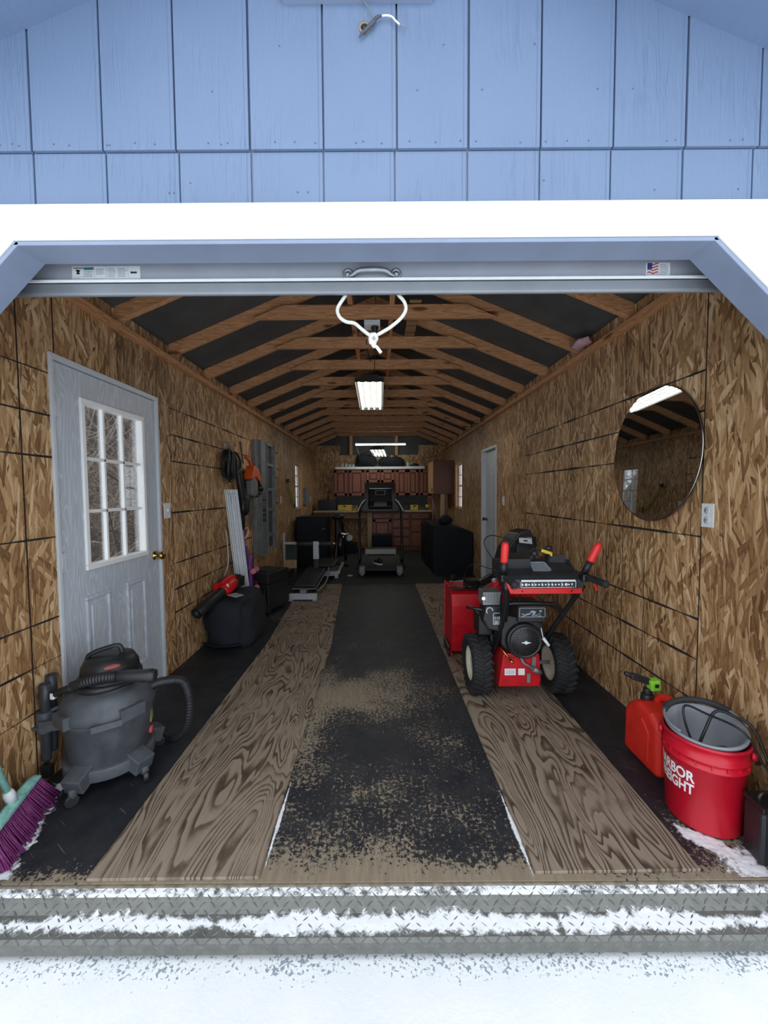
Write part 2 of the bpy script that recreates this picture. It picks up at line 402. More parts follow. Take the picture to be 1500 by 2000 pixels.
# ------------------------------------------------------------------ floor, walls
struct(M().box(XL-.1, XR+.1, YF, YB+.1, -.09, 0).build('floor', FLR))
m = M()
m.box(XL, XR, 1.345, YF+.0005, -.055, -.003)
struct(m.build('sill', plain('weathered sill wood', (.2,.17,.13), .8, var=.4, fq=30), bev=.004))
def wall(name, x0, x1, holes, y0, y1, ztop, mats):
    m = M(); y = y0
    for (a, b, z0, z1) in holes:
        m.box(x0, x1, y, a, -.02, ztop)
        if z0 > 0: m.box(x0, x1, a, b, -.02, z0)
        m.box(x0, x1, a, b, z1, ztop); y = b
    m.box(x0, x1, y, y1, -.02, ztop)
    return m, name, mats
def marks(m, X, sgn, hl, vl, mi=1):
    for (y0, y1, za, zb, t) in hl:
        n = max(int(abs(y1-y0)/.03), 2); prev = None
        for i in range(n+1):
            f = i/n; y = y0+(y1-y0)*f; z = za+(zb-za)*f
            h = t*(.55+.9*noise.noise(Vector((y*5, z*9, 2)))+.5*abs(noise.noise(Vector((y*31, z*9, 5)))))
            h = max(h, t*.25)
            cur = ((X+sgn*.0012, y, z-h), (X+sgn*.0012, y, z+h))
            if prev: m.quad((prev[0], cur[0], cur[1], prev[1]), mi)
            prev = cur
    for (y, z0, z1, t) in vl:
        m.quad(((X+sgn*.001, y-t, z0), (X+sgn*.001, y+t, z0), (X+sgn*.001, y+t, z1), (X+sgn*.001, y-t, z1)), 2)
m, nm, _ = wall('wall_left', XL-.1, XL, [(1.99, 2.95, 0, 2.115), (7.68, 8.32, 1.09, 2.01)], 1.27, YB+.1, 2.56, None)
T = .0075
hl = [(3.12, 5.02, z, z, T) for z in (2.079, 1.872, 1.663, 1.256, .848, .64, .455)]
hl += [(1.28, 1.99, z, z, T*.75) for z in (2.007, 1.797, 1.591, 1.19, .783, .58, .37)]
hl += [(5.5, 6.45, z, z, T) for z in (2.05, 1.8, 1.66, 1.256, .848, .64)]
vl = [(1.824, .005, 2.42, .004), (2.03, 2.115, 2.42, .004), (2.52, 2.115, 2.42, .0025), (2.944, 2.115, 2.42, .003), (3.118, .005, 2.42, .0025), (3.524, .005, 2.42, .0022), (3.899, .005, 2.42, .0022), (4.35, .005, 2.42, .002), (5.03, .005, 2.42, .003), (6.45, .005, 2.42, .004), (7.3, .005, 2.42, .003), (8.6, .005, 2.42, .003)]
marks(m, XL, 1, hl, vl)
m.quad(((XL+.0006,2.525,2.118),(XL+.0006,3.115,2.118),(XL+.0006,3.115,2.42),(XL+.0006,2.525,2.42)), 3)
struct(m.build(nm, [OSBY, TAR, GAP, OSBD]))
m, nm, _ = wall('wall_right', XR, XR+.1, [(5.37, 6.15, 0, 2.05), (7.6, 8.27, 1.07, 2.0)], 1.27, YB+.1, 2.56, None)
hl = [(1.947, 4.29, z, z, T) for z in (1.988, 1.792, 1.589, 1.173, .757, .552, .335)]
vl = [(1.944, .005, 2.42, .0035), (2.356, .005, 2.42, .002), (2.57, .005, 2.42, .0028), (2.75, .005, 2.42, .0015), (3.269, .005, 2.42, .0025), (3.601, .005, 2.42, .002), (3.95, .005, 2.42, .0015), (4.291, .005, 2.42, .004), (6.7, .005, 2.42, .003), (7.45, .005, 2.42, .003)]
marks(m, XR, -1, hl, vl)
struct(m.build(nm, [OSBY, TAR, GAP]))
m = M(); m.box(XL-.1, XR+.1, YB, YB+.1, -.02, 2.36)
for x0, x1 in ((XL, -1.0), (.98, XR)): m.box(x0, x1, YB, YB+.03, 2.36, 2.6)
m.prism([(XL-.1, 2.3), (XR+.1, 2.3), (XR+.1, 2.54), (XC, zdeck(XC)), (XL-.1, 2.54)], (0, YB+.12, 0), (1,0,0), (0,0,1), .02, 1)
for x in (-.72, .43): m.box(x-.035, x+.035, YB+.01, YB+.1, 2.36, zdeck(x)-.05, 2)
struct(m.build('wall_back', [OSBX, DECK, PINE['Z']]))
# back splash
struct(M().box(-1.11, 1.2, YB-.012, YB-.0005, .99, 1.66).build('trim_1', plain('grey painted panel', (.09,.1,.115), .6, var=.1)))
# ------------------------------------------------------------------ facade (front wall)
m = M(); F0, F1 = 1.272, 1.343
m.box(XL-.1, -1.45, F0, F1, -.1, 2.175); m.box(1.45, XR+.1, F0, F1, -.1, 2.175)
m.prism([(XL-.1, 2.175), (XR+.1, 2.175), (XR+.1, 2.53), (XC, zdeck(XC)-.005), (XL-.1, 2.53)], (0, F1, 0), (1,0,0), (0,0,1), F1-F0, 0)
m.prism([(-1.45, 2.175), (-1.45, 1.82), (-1.106, 2.175)], (0, F1, 0), (1,0,0), (0,0,1), F1-F0, 0)
m.prism([(1.45, 2.175), (1.033, 2.175), (1.45, 1.77)], (0, F1, 0), (1,0,0), (0,0,1), F1-F0, 0)
gu = [-1.72,-1.50,-1.278,-1.057,-.839,-.616,-.39,-.164,.06,.277,.499,.721,.941,1.168,1.39,1.61,1.69]
gl = [-1.72,-1.50,-1.279,-1.059,-.835,-.61,-.388,-.166,.053,.275,.499,.718,.939,1.156,1.38,1.60,1.69]
for g_, zb, zt, yf, wd in ((gu, 2.452, None, 1.256, .0055), (gl, 2.17, 2.449, 1.264, .005)):
    for i, (a, b) in enumerate(zip(g_[:-1], g_[1:])):
        a += wd*(.5 if i % 3 else .8); b -= wd*.5
        if zt is None:
            pts = [(a, zb), (b, zb), (b, zdeck(b)-.004)] + ([(XC, zdeck(XC)-.004)] if a < XC < b else []) + [(a, zdeck(a)-.004)]
        else: pts = [(a, zb), (b, zb), (b, zt), (a, zt)]
        m.prism(pts, (0, F0+.001, 0), (1,0,0), (0,0,1), F0+.001-yf, 1)
        # thin second shiplap lip
        m.box(b-.012, b-.0105, yf-.0012, yf+.001, zb+.001, (zdeck(b)-.01 if zt is None else zt-.001), 1)
random.seed(3)
for i in range(46):
    x = random.uniform(-1.2, 1.2); z = random.choice((2.466, 2.47, 2.33, 2.36, 2.62, 2.75, 2.468, 2.472))
    if zdeck(x) > z+.05:
        yy = 1.256 if z > 2.452 else 1.264
        m.cyl((x, yy+.001, z), (x, yy-.0012, z), .0035, .003, 8, 2)
struct(m.build('wall_front', [BLUE, SID, plain('painted nail head', (.1,.12,.17), .5)], bev=.0012, segs=1))
# header board, brace boards
struct(M().box(-1.56, 1.56, 1.238, 1.2635, 2.177, 2.283).build('trim_2', WHT, bev=.003))
struct(M().prism([(-1.112, 2.176), (-1.46, 1.818), (-1.46, 1.97), (-1.262, 2.176)], (0, 1.2635, 0), (1,0,0), (0,0,1), .0255).build('trim_3', WHT, bev=.003))
struct(M().prism([(1.038, 2.176), (1.188, 2.176), (1.46, 1.915), (1.46, 1.766)], (0, 1.2635, 0), (1,0,0), (0,0,1), .0255).build('trim_4', WHT, bev=.003))
# blue jamb linings under header and braces
m = M(); m.box(-1.12, 1.045, 1.242, 1.343, 2.163, 2.1755)
m.beam((-1.10, 1.2925, 2.1735), (-1.46, 1.2925, 1.803), .101, .012, (1,0,-1)); m.beam((1.028, 1.2925, 2.1735), (1.46, 1.2925, 1.753), .101, .012, (1,0,1))
m.box(-1.46, -1.448, 1.242, 1.343, -.1, 1.83); m.box(1.448, 1.46, 1.242, 1.343, -.1, 1.78)
struct(m.build('trim_5', BLUE, bev=.002))
# ------------------------------------------------------------------ roof
m = M()
for s in (-1, 1):
    xe = XC+s*1.95
    pts = [(XC, zdeck(XC)), (xe, zdeck(xe)), (xe, zdeck(xe)+.03), (XC, zdeck(XC)+.03)]
    if s < 0: pts = pts[::-1]
    m.prism(pts, (0, 10.4, 0), (1,0,0), (0,0,1), 10.4-.92)
    pts = [(p[0], p[1]+.031) for p in pts]
    m.prism(pts, (0, 10.42, 0), (1,0,0), (0,0,1), 10.42-.9, 1)
struct(m.build('ceiling', [DECK, SNOW]))
m = M()
for s in (-1, 1):
    xe = XC+s*1.95
    pts = [(XC, zdeck(XC)-.0005), (xe, zdeck(xe)-.0005), (xe, zdeck(xe)-.011), (XC, zdeck(XC)-.011)]
    m.prism(pts, (0, 1.256, 0), (1,0,0), (0,0,1), .336)
struct(m.build('trim_6', SID))
def zraf(x): return zdeck(x)-.098
for k in range(-1, 12):
    y = 2.53+.625*k
    t = sgroup('roof_truss')
    for s in (-1, 1):
        xe = XL+.0 if s < 0 else XR
        jit = random.uniform(-.004, .004)
        m = M().prism([(XC+s*.003, zraf(XC)), (xe, zraf(xe)), (xe, zdeck(xe)-.001), (XC+s*.003, zdeck(XC)-.001)], (0, y+.019+jit, 0), (1,0,0), (0,0,1), .038)
        m.build('rafter', PINE['X'], t, bev=.002, segs=1)
    zt = 2.847; zb = 2.747
    d = lambda z: (zdeck(XC)-.098-z)/.41-.004
    M().prism([(XC-d(zb), zb), (XC+d(zb), zb), (XC+d(zt), zt), (XC-d(zt), zt)], (0, y-.0195, 0), (1,0,0), (0,0,1), .038).build('collar_tie', PINE['X'], t, bev=.002, segs=1)
struct(M().box(XL, XL+.045, F1, YB, 2.425, 2.466).build('trim_7', PINE['Y'], bev=.002))
struct(M().box(XR-.045, XR, F1, YB, 2.425, 2.466).build('trim_8', PINE['Y'], bev=.002))
struct(M().box(-.235, -.197, 2.45, 5.2, 2.848, 2.935).build('beam', PINE['Y'], bev=.002))
struct(M().box(.085, .123, 2.45, 6.4, 2.848, 2.935).build('beam', PINE['Y'], bev=.002))
m = M().box(.24, .33, 3.08, 3.86, 2.86, 2.873)
struct(m.build('ceiling_scrap_panel', OSBD))
# ------------------------------------------------------------------ ground and threshold
m = M(); nx, ny = 110, 60
xs = [(-14+28*i/nx) for i in range(nx+1)]
ys = [-7+8.32*(j/40) for j in range(41)] + [1.32+14*(j/20)**1.3 for j in range(1, 21)]
g_ = [[m.bm.verts.new((x, y, -.125+.02*noise.fractal(Vector((x*.9, y*.9, 1)), 1, 2, 4)*(1 if y < 1.1 else .2)+(.0 if y > .9 else 0))) for x in xs] for y in ys]
for j in range(len(ys)-1):
    for i in range(nx):
        f = m.bm.faces.new((g_[j][i], g_[j][i+1], g_[j+1][i+1], g_[j+1][i])); f.smooth = True
struct(m.build('ground', SNOWG))
PR = [(1.345, -.008), (1.325, -.012), (1.288, -.043), (1.222, -.052), (1.214, -.062), (1.214, -.10)]
seg = [math.dist(a, b) for a, b in zip(PR[:-1], PR[1:])]
def prof(s):
    for (a, b), l in zip(zip(PR[:-1], PR[1:]), seg):
        if s <= l: t = s/l; return Vector((0, a[0]+(b[0]-a[0])*t, a[1]+(b[1]-a[1])*t)), Vector((0, b[0]-a[0], b[1]-a[1])).normalized()
        s -= l
    return Vector((0,)+PR[-1]), Vector((0,0,-1))
t = thing('threshold_plate', 'diamond tread metal sill plate across the doorway, dusted with snow', 'threshold plate', (0, 1.28, -.1))
m = M()
for (a, b) in zip(PR[:-1], PR[1:]): m.quad(((-1.447, a[0], a[1]), (1.447, a[0], a[1]), (1.447, b[0], b[1]), (-1.447, b[0], b[1])))
m.quad(((-1.447, 1.345, -.1), (1.447, 1.345, -.1), (1.447, 1.345, -.008), (-1.447, 1.345, -.008)))
bmesh.ops.remove_doubles(m.bm, verts=m.bm.verts[:], dist=1e-5)
m.build('plate', TREAD, t)
m = M(); row = 0; s = .006
while s < .17:
    p, d = prof(s); nrm = Vector((0, -d.z, d.y)); nrm = nrm if nrm.z >= 0 else -nrm
    if abs(d.z) > .98: nrm = Vector((0,-1,0))
    for i in range(79):
        x = -1.43+.0365*i+(.018 if row % 2 else 0)
        dr = (Vector((1,0,0))*.8+d*(.6 if (i+row) % 2 else -.6)).normalized()
        sd = dr.cross(nrm); c = p+Vector((x, 0, 0)); L_, w_ = .0145, .0036
        v = [c-dr*L_, c+sd*w_, c+dr*L_, c-sd*w_]; top = [c-dr*L_*.55+nrm*.0022, c+dr*L_*.55+nrm*.0022]
        q = [m.bm.verts.new(k) for k in v+top]
        for f in ((0,1,4), (1,5,4), (1,2,5), (2,3,5), (3,4,5), (3,0,4)): m.bm.faces.new([q[k] for k in f])
    s += .0195; row += 1
m.build('tread_pattern', TREAD, t)
def snowpatch(name, label, fn, keep, nu, nv, hgt, mt=DUST):
    m = M(); V = {}; lay = m.bm.verts.layers.float.new('cov')
    for i in range(nu+1):
        for j in range(nv+1):
            V[i, j] = None
    def vt(i, j):
        if V[i, j] is None:
            p, n = fn(i/nu, j/nv); h = hgt*(.35+max(0, .5+noise.noise(p*14)+.6*noise.noise(p*60)))*min(1, keep(p)*6+.1)
            V[i, j] = m.bm.verts.new(p+n*max(h, .0008)); V[i, j][lay] = keep(p)
        return V[i, j]
    for i in range(nu):
        for j in range(nv):
            p, n = fn((i+.5)/nu, (j+.5)/nv)
            if keep(p) > -.4:
                f = m.bm.faces.new((vt(i, j), vt(i+1, j), vt(i+1, j+1), vt(i, j+1))); f.smooth = True
    return stuff(m.build(name, mt), label, 'snow')
def pf(u, v):
    p, d = prof(.052+v*.082); n = Vector((0, -d.z, d.y)); n = n if n.z > 0 else -n
    return Vector((-1.44+2.88*u, p.y, p.z)), n
def pk(p):
    c = abs((p.y-1.258)/.034)
    return .6-c*.75+.5*noise.noise(Vector((p.x*4.5, p.y*12, 3)))+.45*noise.noise(Vector((p.x*38, p.y*34, 8)))+.12*math.sin(p.x*2+1)
snowpatch('snow_dusting', 'band of snow lying along the diamond tread sill plate', pf, pk, 520, 16, .0016)
def pf2(u, v):
    p, d = prof(v*.026); return Vector((-1.44+2.88*u, p.y, p.z)), Vector((0,0,1))
snowpatch('snow_dusting', 'thin snow line on the upper lip of the tread plate below the floor edge', pf2, lambda p: .22+.35*noise.noise(Vector((p.x*40, p.y*60, 1)))+.3*noise.noise(Vector((p.x*3, 0, 4))), 520, 6, .0012)
def flat(x0, x1, y0, y1, z=.0005): return lambda u, v: (Vector((x0+(x1-x0)*u, y0+(y1-y0)*v, z)), Vector((0,0,1)))
def ell(cx, cy, rx, ry, n=1., fq=9): return lambda p: (1-((p.x-cx)/rx)**2-((p.y-cy)/ry)**2)+n*noise.noise(Vector((p.x*fq, p.y*fq, 2)))+.35*noise.noise(Vector((p.x*50, p.y*50, 6)))
snowpatch('snow_patch', 'patch of drifted snow in front of the red bucket', flat(1.16, 1.42, 1.362, 1.62), lambda p: .55-abs((p.x-1.335)*.75+(p.y-1.455)*.55)/.12-max(0,1.25-p.x)*9-max(0,p.y-1.52)*6+.45*noise.noise(p*12)+.3*noise.noise(p*50), 90, 90, .003)
snowpatch('snow_patch', 'frost fringe of snow swept along the purple broom bristles', flat(-1.6, -1.3, 1.37, 1.85), lambda p: .45-abs((p.x+1.395)-(p.y-1.40)*-.36)*16+.5*noise.noise(p*18)+.3*noise.noise(p*60), 80, 120, .003)
snowpatch('snow_patch', 'thin snow sliver between left plywood and black floor strip', flat(-.452, -.425, 1.40, 1.85), lambda p: 70*(.011*max(0, 1-abs(p.y-1.62)/.26)+.003*noise.noise(p*30)-abs(p.x+.4405)), 14, 60, .004)
snowpatch('snow_patch', 'thin snow sliver between right plywood and black floor strip', flat(.53, .565, 1.37, 1.85), lambda p: 70*(.012*max(0, 1-abs(p.y-1.56)/.25)+.003*noise.noise(p*30)-abs(p.x-.551)), 14, 60, .004)
# ------------------------------------------------------------------ plywood sheets and gym mat
def sheet(label, pts, th=.012):
    m = M().prism(pts, (0,0,.0003), (1,0,0), (0,1,0), th)
    return tag(m.build('plywood_sheet', PLYM, bev=.0015, segs=1), label, 'plywood', 'plywood strips laid on the floor')
sheet('weathered plywood strip beside the wet vacuum, nearest the doorway on that side', [(-1.074, 1.362), (-.45, 1.366), (-.455, 3.62), (-1.06, 3.645)])
sheet('plywood strip beside the black covered bag, running back to the exercise bench', [(-1.062, 3.65), (-.458, 3.625), (-.59, 5.985), (-1.2, 6.0)])
sheet('weathered plywood strip under the snow blower, reaching the doorway', [(.56, 1.378), (1.172, 1.384), (1.19, 3.75), (.548, 3.75)])
sheet('plywood strip behind the snow blower, running back to the dark mat', [(.546, 3.757), (1.19, 3.757), (1.16, 5.98), (.528, 5.98)])
tag(M().box(XL+.01, XR-.01, 6.01, 9.4, .0004, .01).build('rubber_mat', plain('dark rubber mat', (.017,.019,.019), .7, var=.5, fq=3), bev=.002), 'dark rubber mat covering the floor at the gym end', 'mat')
# ------------------------------------------------------------------ door_1 (left, glazed)
d = sgroup('door_1'); X = XL
m = M(); m.box(X-.11, X+.012, 1.99, 2.012, 0, 2.115); m.box(X-.11, X+.012, 2.925, 2.95, 0, 2.115); m.box(X-.11, X+.012, 2.012, 2.925, 2.085, 2.115); m.box(X-.11, X+.004, 2.012, 2.925, 0, .03)
m.build('door_frame', WHT2, d, bev=.003)
sx0, sx1 = X-.05, X-.006
m = M(); m.box(sx0, sx1, 2.016, 2.205, .035, 2.08); m.box(sx0, sx1, 2.77, 2.921, .035, 2.08); m.box(sx0, sx1, 2.205, 2.77, 1.93, 2.08); m.box(sx0, sx1, 2.205, 2.77, .035, .985)
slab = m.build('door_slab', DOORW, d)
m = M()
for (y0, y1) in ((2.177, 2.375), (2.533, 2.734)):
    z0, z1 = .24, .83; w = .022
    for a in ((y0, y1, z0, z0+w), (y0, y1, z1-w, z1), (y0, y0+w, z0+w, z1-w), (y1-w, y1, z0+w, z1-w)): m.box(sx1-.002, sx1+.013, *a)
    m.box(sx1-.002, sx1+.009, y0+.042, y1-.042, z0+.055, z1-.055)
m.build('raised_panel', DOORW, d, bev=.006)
m = M(); gy0, gy1, gz0, gz1 = 2.195, 2.78, .975, 1.94
for a in ((gy0, gy1, gz0, gz0+.03), (gy0, gy1, gz1-.03, gz1), (gy0, gy0+.03, gz0+.03, gz1-.03), (gy1-.03, gy1, gz0+.03, gz1-.03)): m.box(sx0+.008, sx1+.012, *a)
m.build('lite_frame', WHT, d, bev=.005)
m = M()
for i in (1, 2):
    y = gy0+.03+(gy1-gy0-.06)*i/3; m.box(sx0+.012, sx1-.010, y-.009, y+.009, gz0, gz1)
    z = gz0+.03+(gz1-gz0-.06)*i/3; m.box(sx0+.012, sx1-.010, gy0, gy1, z-.009, z+.009)
m.build('muntin_grid', WHT, d, bev=.003)
M().box(sx0+.017, sx0+.021, gy0+.01, gy1-.01, gz0+.01, gz1-.01).build('pane', GLASS, d)
for z in (1.85, 1.05, .22):
    M().cyl((X+.004, 2.018, z-.05), (X+.004, 2.018, z+.05), .007, seg=10).box(X-.005, X+.002, 2.018, 2.05, z-.05, z+.05).build('hinge', WHT2, d)
m = M().lathe([(.033, 0), (.033, .008), (.012, .012), (.012, .03), (.026, .038), (.03, .055), (.022, .068), (.004, .071)], (sx1, 2.868, .955), (1,0,0), 20)
m.build('knob', BRASS, d)
# ------------------------------------------------------------------ door_2 (far right)
d = sgroup('door_2'); X = XR
m = M(); m.box(X-.012, X+.1, 5.37, 5.40, 0, 2.05); m.box(X-.012, X+.1, 6.11, 6.15, 0, 2.05); m.box(X-.012, X+.1, 5.40, 6.11, 2.015, 2.05)
m.build('door_frame', WHT2, d, bev=.003)
m = M(); m.box(X+.055, X+.095, 5.402, 6.108, .01, 2.012)
for (y0, y1) in ((5.47, 5.71), (5.80, 6.04)):
    for (z0, z1) in ((.2, .85), (1.0, 1.55), (1.65, 1.92)): m.box(X+.049, X+.06, y0, y1, z0, z1); 
m.build('door_slab', DOORW, d, bev=.006)
M().lathe([(.03, 0), (.03, .006), (.01, .01), (.01, .03), (.027, .04), (.027, .06), (.005, .065)], (X+.055, 6.05, .99), (-1,0,0), 16).build('knob', BLKM, d)
# ------------------------------------------------------------------ windows
for nm, X0, X1, y0, y1, z0, z1 in (('window_1', XL-.1, XL+.006, 7.68, 8.32, 1.09, 2.01), ('window_2', XR-.006, XR+.1, 7.6, 8.27, 1.07, 2.0)):
    d = sgroup(nm); xm = XL-.07 if X0 < 0 else XR+.07
    m = M(); w = .02
    for a in ((y0, y1, z0, z0+w), (y0, y1, z1-w, z1), (y0, y0+w, z0+w, z1-w), (y1-w, y1, z0+w, z1-w)): m.box(X0, X1, *a)
    m.build('window_frame', PINE['Z'], d, bev=.002)
    m = M()
    ya, yb, za, zb = y0+w, y1-w, z0+w, z1-w
    for a in ((ya, yb, za, za+.025), (ya, yb, zb-.025, zb), (ya, ya+.025, za, zb), (yb-.025, yb, za, zb), (ya, yb, (za+zb)/2-.015, (za+zb)/2+.015)): m.box(xm-.012, xm+.012, *a)
    for z in (za+(zb-za)*.25, za+(zb-za)*.75): m.box(xm-.006, xm+.006, ya, yb, z-.007, z+.007)
    m.box(xm-.006, xm+.006, (ya+yb)/2-.007, (ya+yb)/2+.007, za, zb)
    m.build('sash', WHT2, d)
    M().box(xm-.002, xm+.002, ya+.01, yb-.01, za+.01, zb-.01).build('pane', GLASS, d)
# ------------------------------------------------------------------ outside the glazed door
m = M(); random.seed(11)
for i in range(640):
    x = random.uniform(-6.5, -3.6); y = random.uniform(3.2, 13.5); p = Vector((x, y, -.15)); h = random.uniform(1.6, 4.6)
    l = Vector((random.gauss(0, .5), random.gauss(0, .5), 1)).normalized()
    pts = [p]
    for k in range(4):
        l = (l+Vector((random.gauss(0,.28), random.gauss(0,.28), random.gauss(-.06,.12)))).normalized(); pts.append(pts[-1]+l*h/4)
    r0 = random.uniform(.007, .03); m.tube(pts, r0, 4, n=2, rf=lambda t, r0=r0: r0*(1-.75*t))
    for k in (1, 2, 3):
        for q in range(2):
            e = (Vector((random.gauss(0,1), random.gauss(0,1), random.gauss(.2,.5)))).normalized()
            m.tube([pts[k], pts[k]+e*.25, pts[k]+e*.5+Vector((0,0,random.gauss(0,.1)))], .0075, 3, n=1)
for v_ in m.bm.verts: v_.co.x = min(v_.co.x, -2.6)
stuff(m.build('undergrowth', BARK), 'tangled bare brush seen through the panes of the white door', 'brush')
m = M(); P = [[m.bm.verts.new((-7.2-i*.7+.3*noise.noise(Vector((i, j*.5, 0))), -1+j*.9, -.3+min(i*1.25, 7.5)+.35*noise.fractal(Vector((i*.7, j*.45, 4)), 1, 2, 4))) for j in range(24)] for i in range(7)]
for i in range(6):
    for j in range(23): m.bm.faces.new((P[i][j], P[i+1][j], P[i+1][j+1], P[i][j+1])).smooth = True
struct(m.build('hill', SOIL))
t = thing('evergreen_tree', 'dark evergreen seen through the topmost pane of the white door', 'tree', (-8.6, 9.2, 1.9))
M().tube([(-8.6, 9.2, 1.6), (-8.6, 9.25, 3.5), (-8.55, 9.2, 6.4)], .09, 8, rf=lambda t: .1*(1-.8*t)).build('trunk', BARK, t)
m = M()
for i in range(1500):
    z = random.uniform(2.5, 6.6); r = (6.8-z)*.34*math.sqrt(random.random()); a = random.uniform(0, 2*PI)
    c = Vector((-8.6+r*math.cos(a), 9.2+r*math.sin(a), z)); e = Vector((random.gauss(0,1), random.gauss(0,1), random.gauss(-.2,.5))).normalized()*.11; f = e.orthogonal().normalized()*.022
    m.quad((c-e, c+f, c+e, c-f))
m.build('foliage', LEAF, t)
# ================================================================== SNOW BLOWER
t = thing('snow_blower', 'red and black two-stage snow blower parked on plywood by the oval mirror wall', 'snow blower', (.945, 2.70, 0))
O = Vector((.945, 2.70, 0.0155))
for sx_ in (-1, 1):
    c = O+Vector((sx_*.275, 0, .197)); ax = (sx_, 0, 0)
    rim = M().lathe([(.001, .008), (.095, .012), (.104, -.05), (.118, -.055), (.122, .05), (.108, .052), (.1, .03), (.062, .02), (.045, .036), (.02, .04), (.001, .04)], c, ax, 36).build('wheel', CREAM, t, smooth=False)
    m = M(); m.lathe([(.117, -.058), (.15, -.066), (.176, -.062), (.186, -.045), (.188, 0), (.186, .045), (.176, .062), (.15, .066), (.117, .058)], c, ax, 48, cap=False)
    m.lathe([(.117, .058), (.117, -.058)], c, ax, 48, cap=False)
    for i in range(24):
        a = 2*PI*i/24
        for k in (-1, 1):
            aa = a+(.0 if k < 0 else PI/24)
            r = Matrix.Rotation(-aa, 3, 'X')@Matrix.Rotation(k*.5, 3, 'Z')
            cc = c+Vector((k*.031, math.sin(aa)*.190, math.cos(aa)*.190))
            m.cbox(cc, (.064, .022, .018), r)
            r2 = Matrix.Rotation(-aa, 3, 'X'); m.cbox(c+Vector((k*.063, math.sin(aa)*.175, math.cos(aa)*.175)), (.012, .02, .034), r2)
    m.build('tire', RUB, rim, bev=.003, segs=1)
M().cyl(O+Vector((-.23,0,.197)), O+Vector((.23,0,.197)), .012).build('axle', MGREY, t)
# transmission housing
m = M(); w0, w1 = -.168, .085
m.prism([(w0-.012, .118), (w1+.002, .118), (w1+.012, .16), (w1-.0, .335), (w0+.018, .335)], O+Vector((0, -.19, 0)), (1,0,0), (0,0,1), -.40)
m.box(O.x+w0+.03, O.x+w1-.012, O.y-.205, O.y-.19, O.z+.315, O.z+.345)
hs = m.build('gear_housing', RED, t, bev=.008)
y = O.y-.1925
for a, b in ((-.142, -.07), (-.054, -.012)): M().box(O.x+a, O.x+b, y-.001, y+.001, O.z+.197, O.z+.24).build('sticker', LABW, hs)
m = M()
for z in (.206, .213, .22, .229): m.box(O.x-.135, O.x-.078, y-.0016, y, O.z+z, O.z+z+.003)
m.build('sticker_print', LABG, hs)
m = M(); m.box(O.x+.03, O.x+.056, y-.012, y, O.z+.25, O.z+.33); m.box(O.x+.0, O.x+.022, y-.008, y, O.z+.15, O.z+.21)
m.tube([O+Vector((-.045, -.20, .33)), O+Vector((-.03, -.215, .29)), O+Vector((.0, -.22, .27)), O+Vector((.05, -.215, .235)), O+Vector((.075, -.205, .22))], .009, 8)
m.cyl(O+Vector((.03, -.22, .25)), O+Vector((.085, -.215, .222)), .02, .014, 12)
m.build('shift_linkage', ALU, t)
m = M(); m.cyl(O+Vector((-.175,-.2,.385)), O+Vector((-.12,-.24,.315)), .006, seg=8); m.cyl(O+Vector((-.122,-.239,.318)), O+Vector((-.108,-.25,.30)), .009, seg=8); m.build('drain_rod', BRASS, t)
# engine
E0 = O+Vector((0, -.21, 0))
m = M()
m.prism([(-.17, .40), (-.11, .345), (.02, .335), (.09, .36), (.115, .44), (.10, .53), (.04, .575), (-.05, .58), (-.165, .60)], E0, (1,0,0), (0,0,1), -.16)
eng = m.build('engine_shroud', BLK, t, bev=.012)
m = M(); m.box(O.x-.2, O.x+.11, O.y-.06, O.y+.2, O.z+.33, O.z+.56); m.cbox(O+Vector((-.22, .02, .48)), (.12, .16, .15)); m.build('engine_block', BLKM, t, bev=.015)
rc = E0+Vector((-.028, -.002, .435))
m = M().lathe([(.118, 0), (.112, .022), (.1, .028), (.098, .02), (.085, .036), (.04, .042), (.001, .043)], rc, (0,-1,0), 40)
for i in range(26):
    a = 2*PI*i/26
    m.cbox(rc+Vector((math.cos(a)*.068, -.036, math.sin(a)*.068)), (.036, .01, .005), Matrix.Rotation(-a-.35, 3, 'Y'))
rs = m.build('recoil_starter', BLKM, t)
M().prism([(-.032, 0), (-.008, .006), (0, .013), (.008, .006), (.032, 0), (.008, -.006), (0, -.013), (-.008, -.006)], rc+Vector((.0, -.043, .0)), (1,0,0), (0,0,1), .004).build('maker_mark', LABW, rs)
m = M(); m.cyl(E0+Vector((.075, -.02, .52)), E0+Vector((.085,-.03,.46)), .003, seg=6); m.cyl(E0+Vector((.085,-.03,.46)), E0+Vector((.115,-.05,.415)), .011, .009, 10); m.build('starter_pull', LABW, t)
m = M(); m.box(O.x-.075, O.x+.105, O.y-.235, O.y-.02, O.z+.555, O.z+.665); cb = m.build('heater_box', BLK, t, bev=.01)
y = O.y-.2365
m = M()
for a in ((-.066, .098, .592, .595), (-.066, .098, .648, .651), (-.066, -.063, .592, .651), (.095, .098, .592, .651)): m.box(O.x+a[0], O.x+a[1], y-.001, y+.001, O.z+a[2], O.z+a[3])
random.seed(5)
for i in range(12):
    x = random.uniform(-.05, .07); z = random.uniform(.602, .635); m.cbox((O.x+x, y, O.z+z), (random.uniform(.008,.03), .002, random.uniform(.004,.012)), Matrix.Rotation(random.uniform(-.6,.6), 3, 'Y'))
m.build('caution_label', LABG, cb)
m = M(); m.cbox(O+Vector((-.225, -.13, .70)), (.12, .12, .085)); 
for i in range(6): m.cbox(O+Vector((-.27+.018*i, -.192, .70)), (.007, .006, .055))
m.build('muffler', ALU, t, bev=.022, segs=3); M().cyl(O+Vector((-.285,-.19,.705)), O+Vector((-.285,-.205,.705)), .012, seg=10).build('exhaust_bolt', CHROME, t)
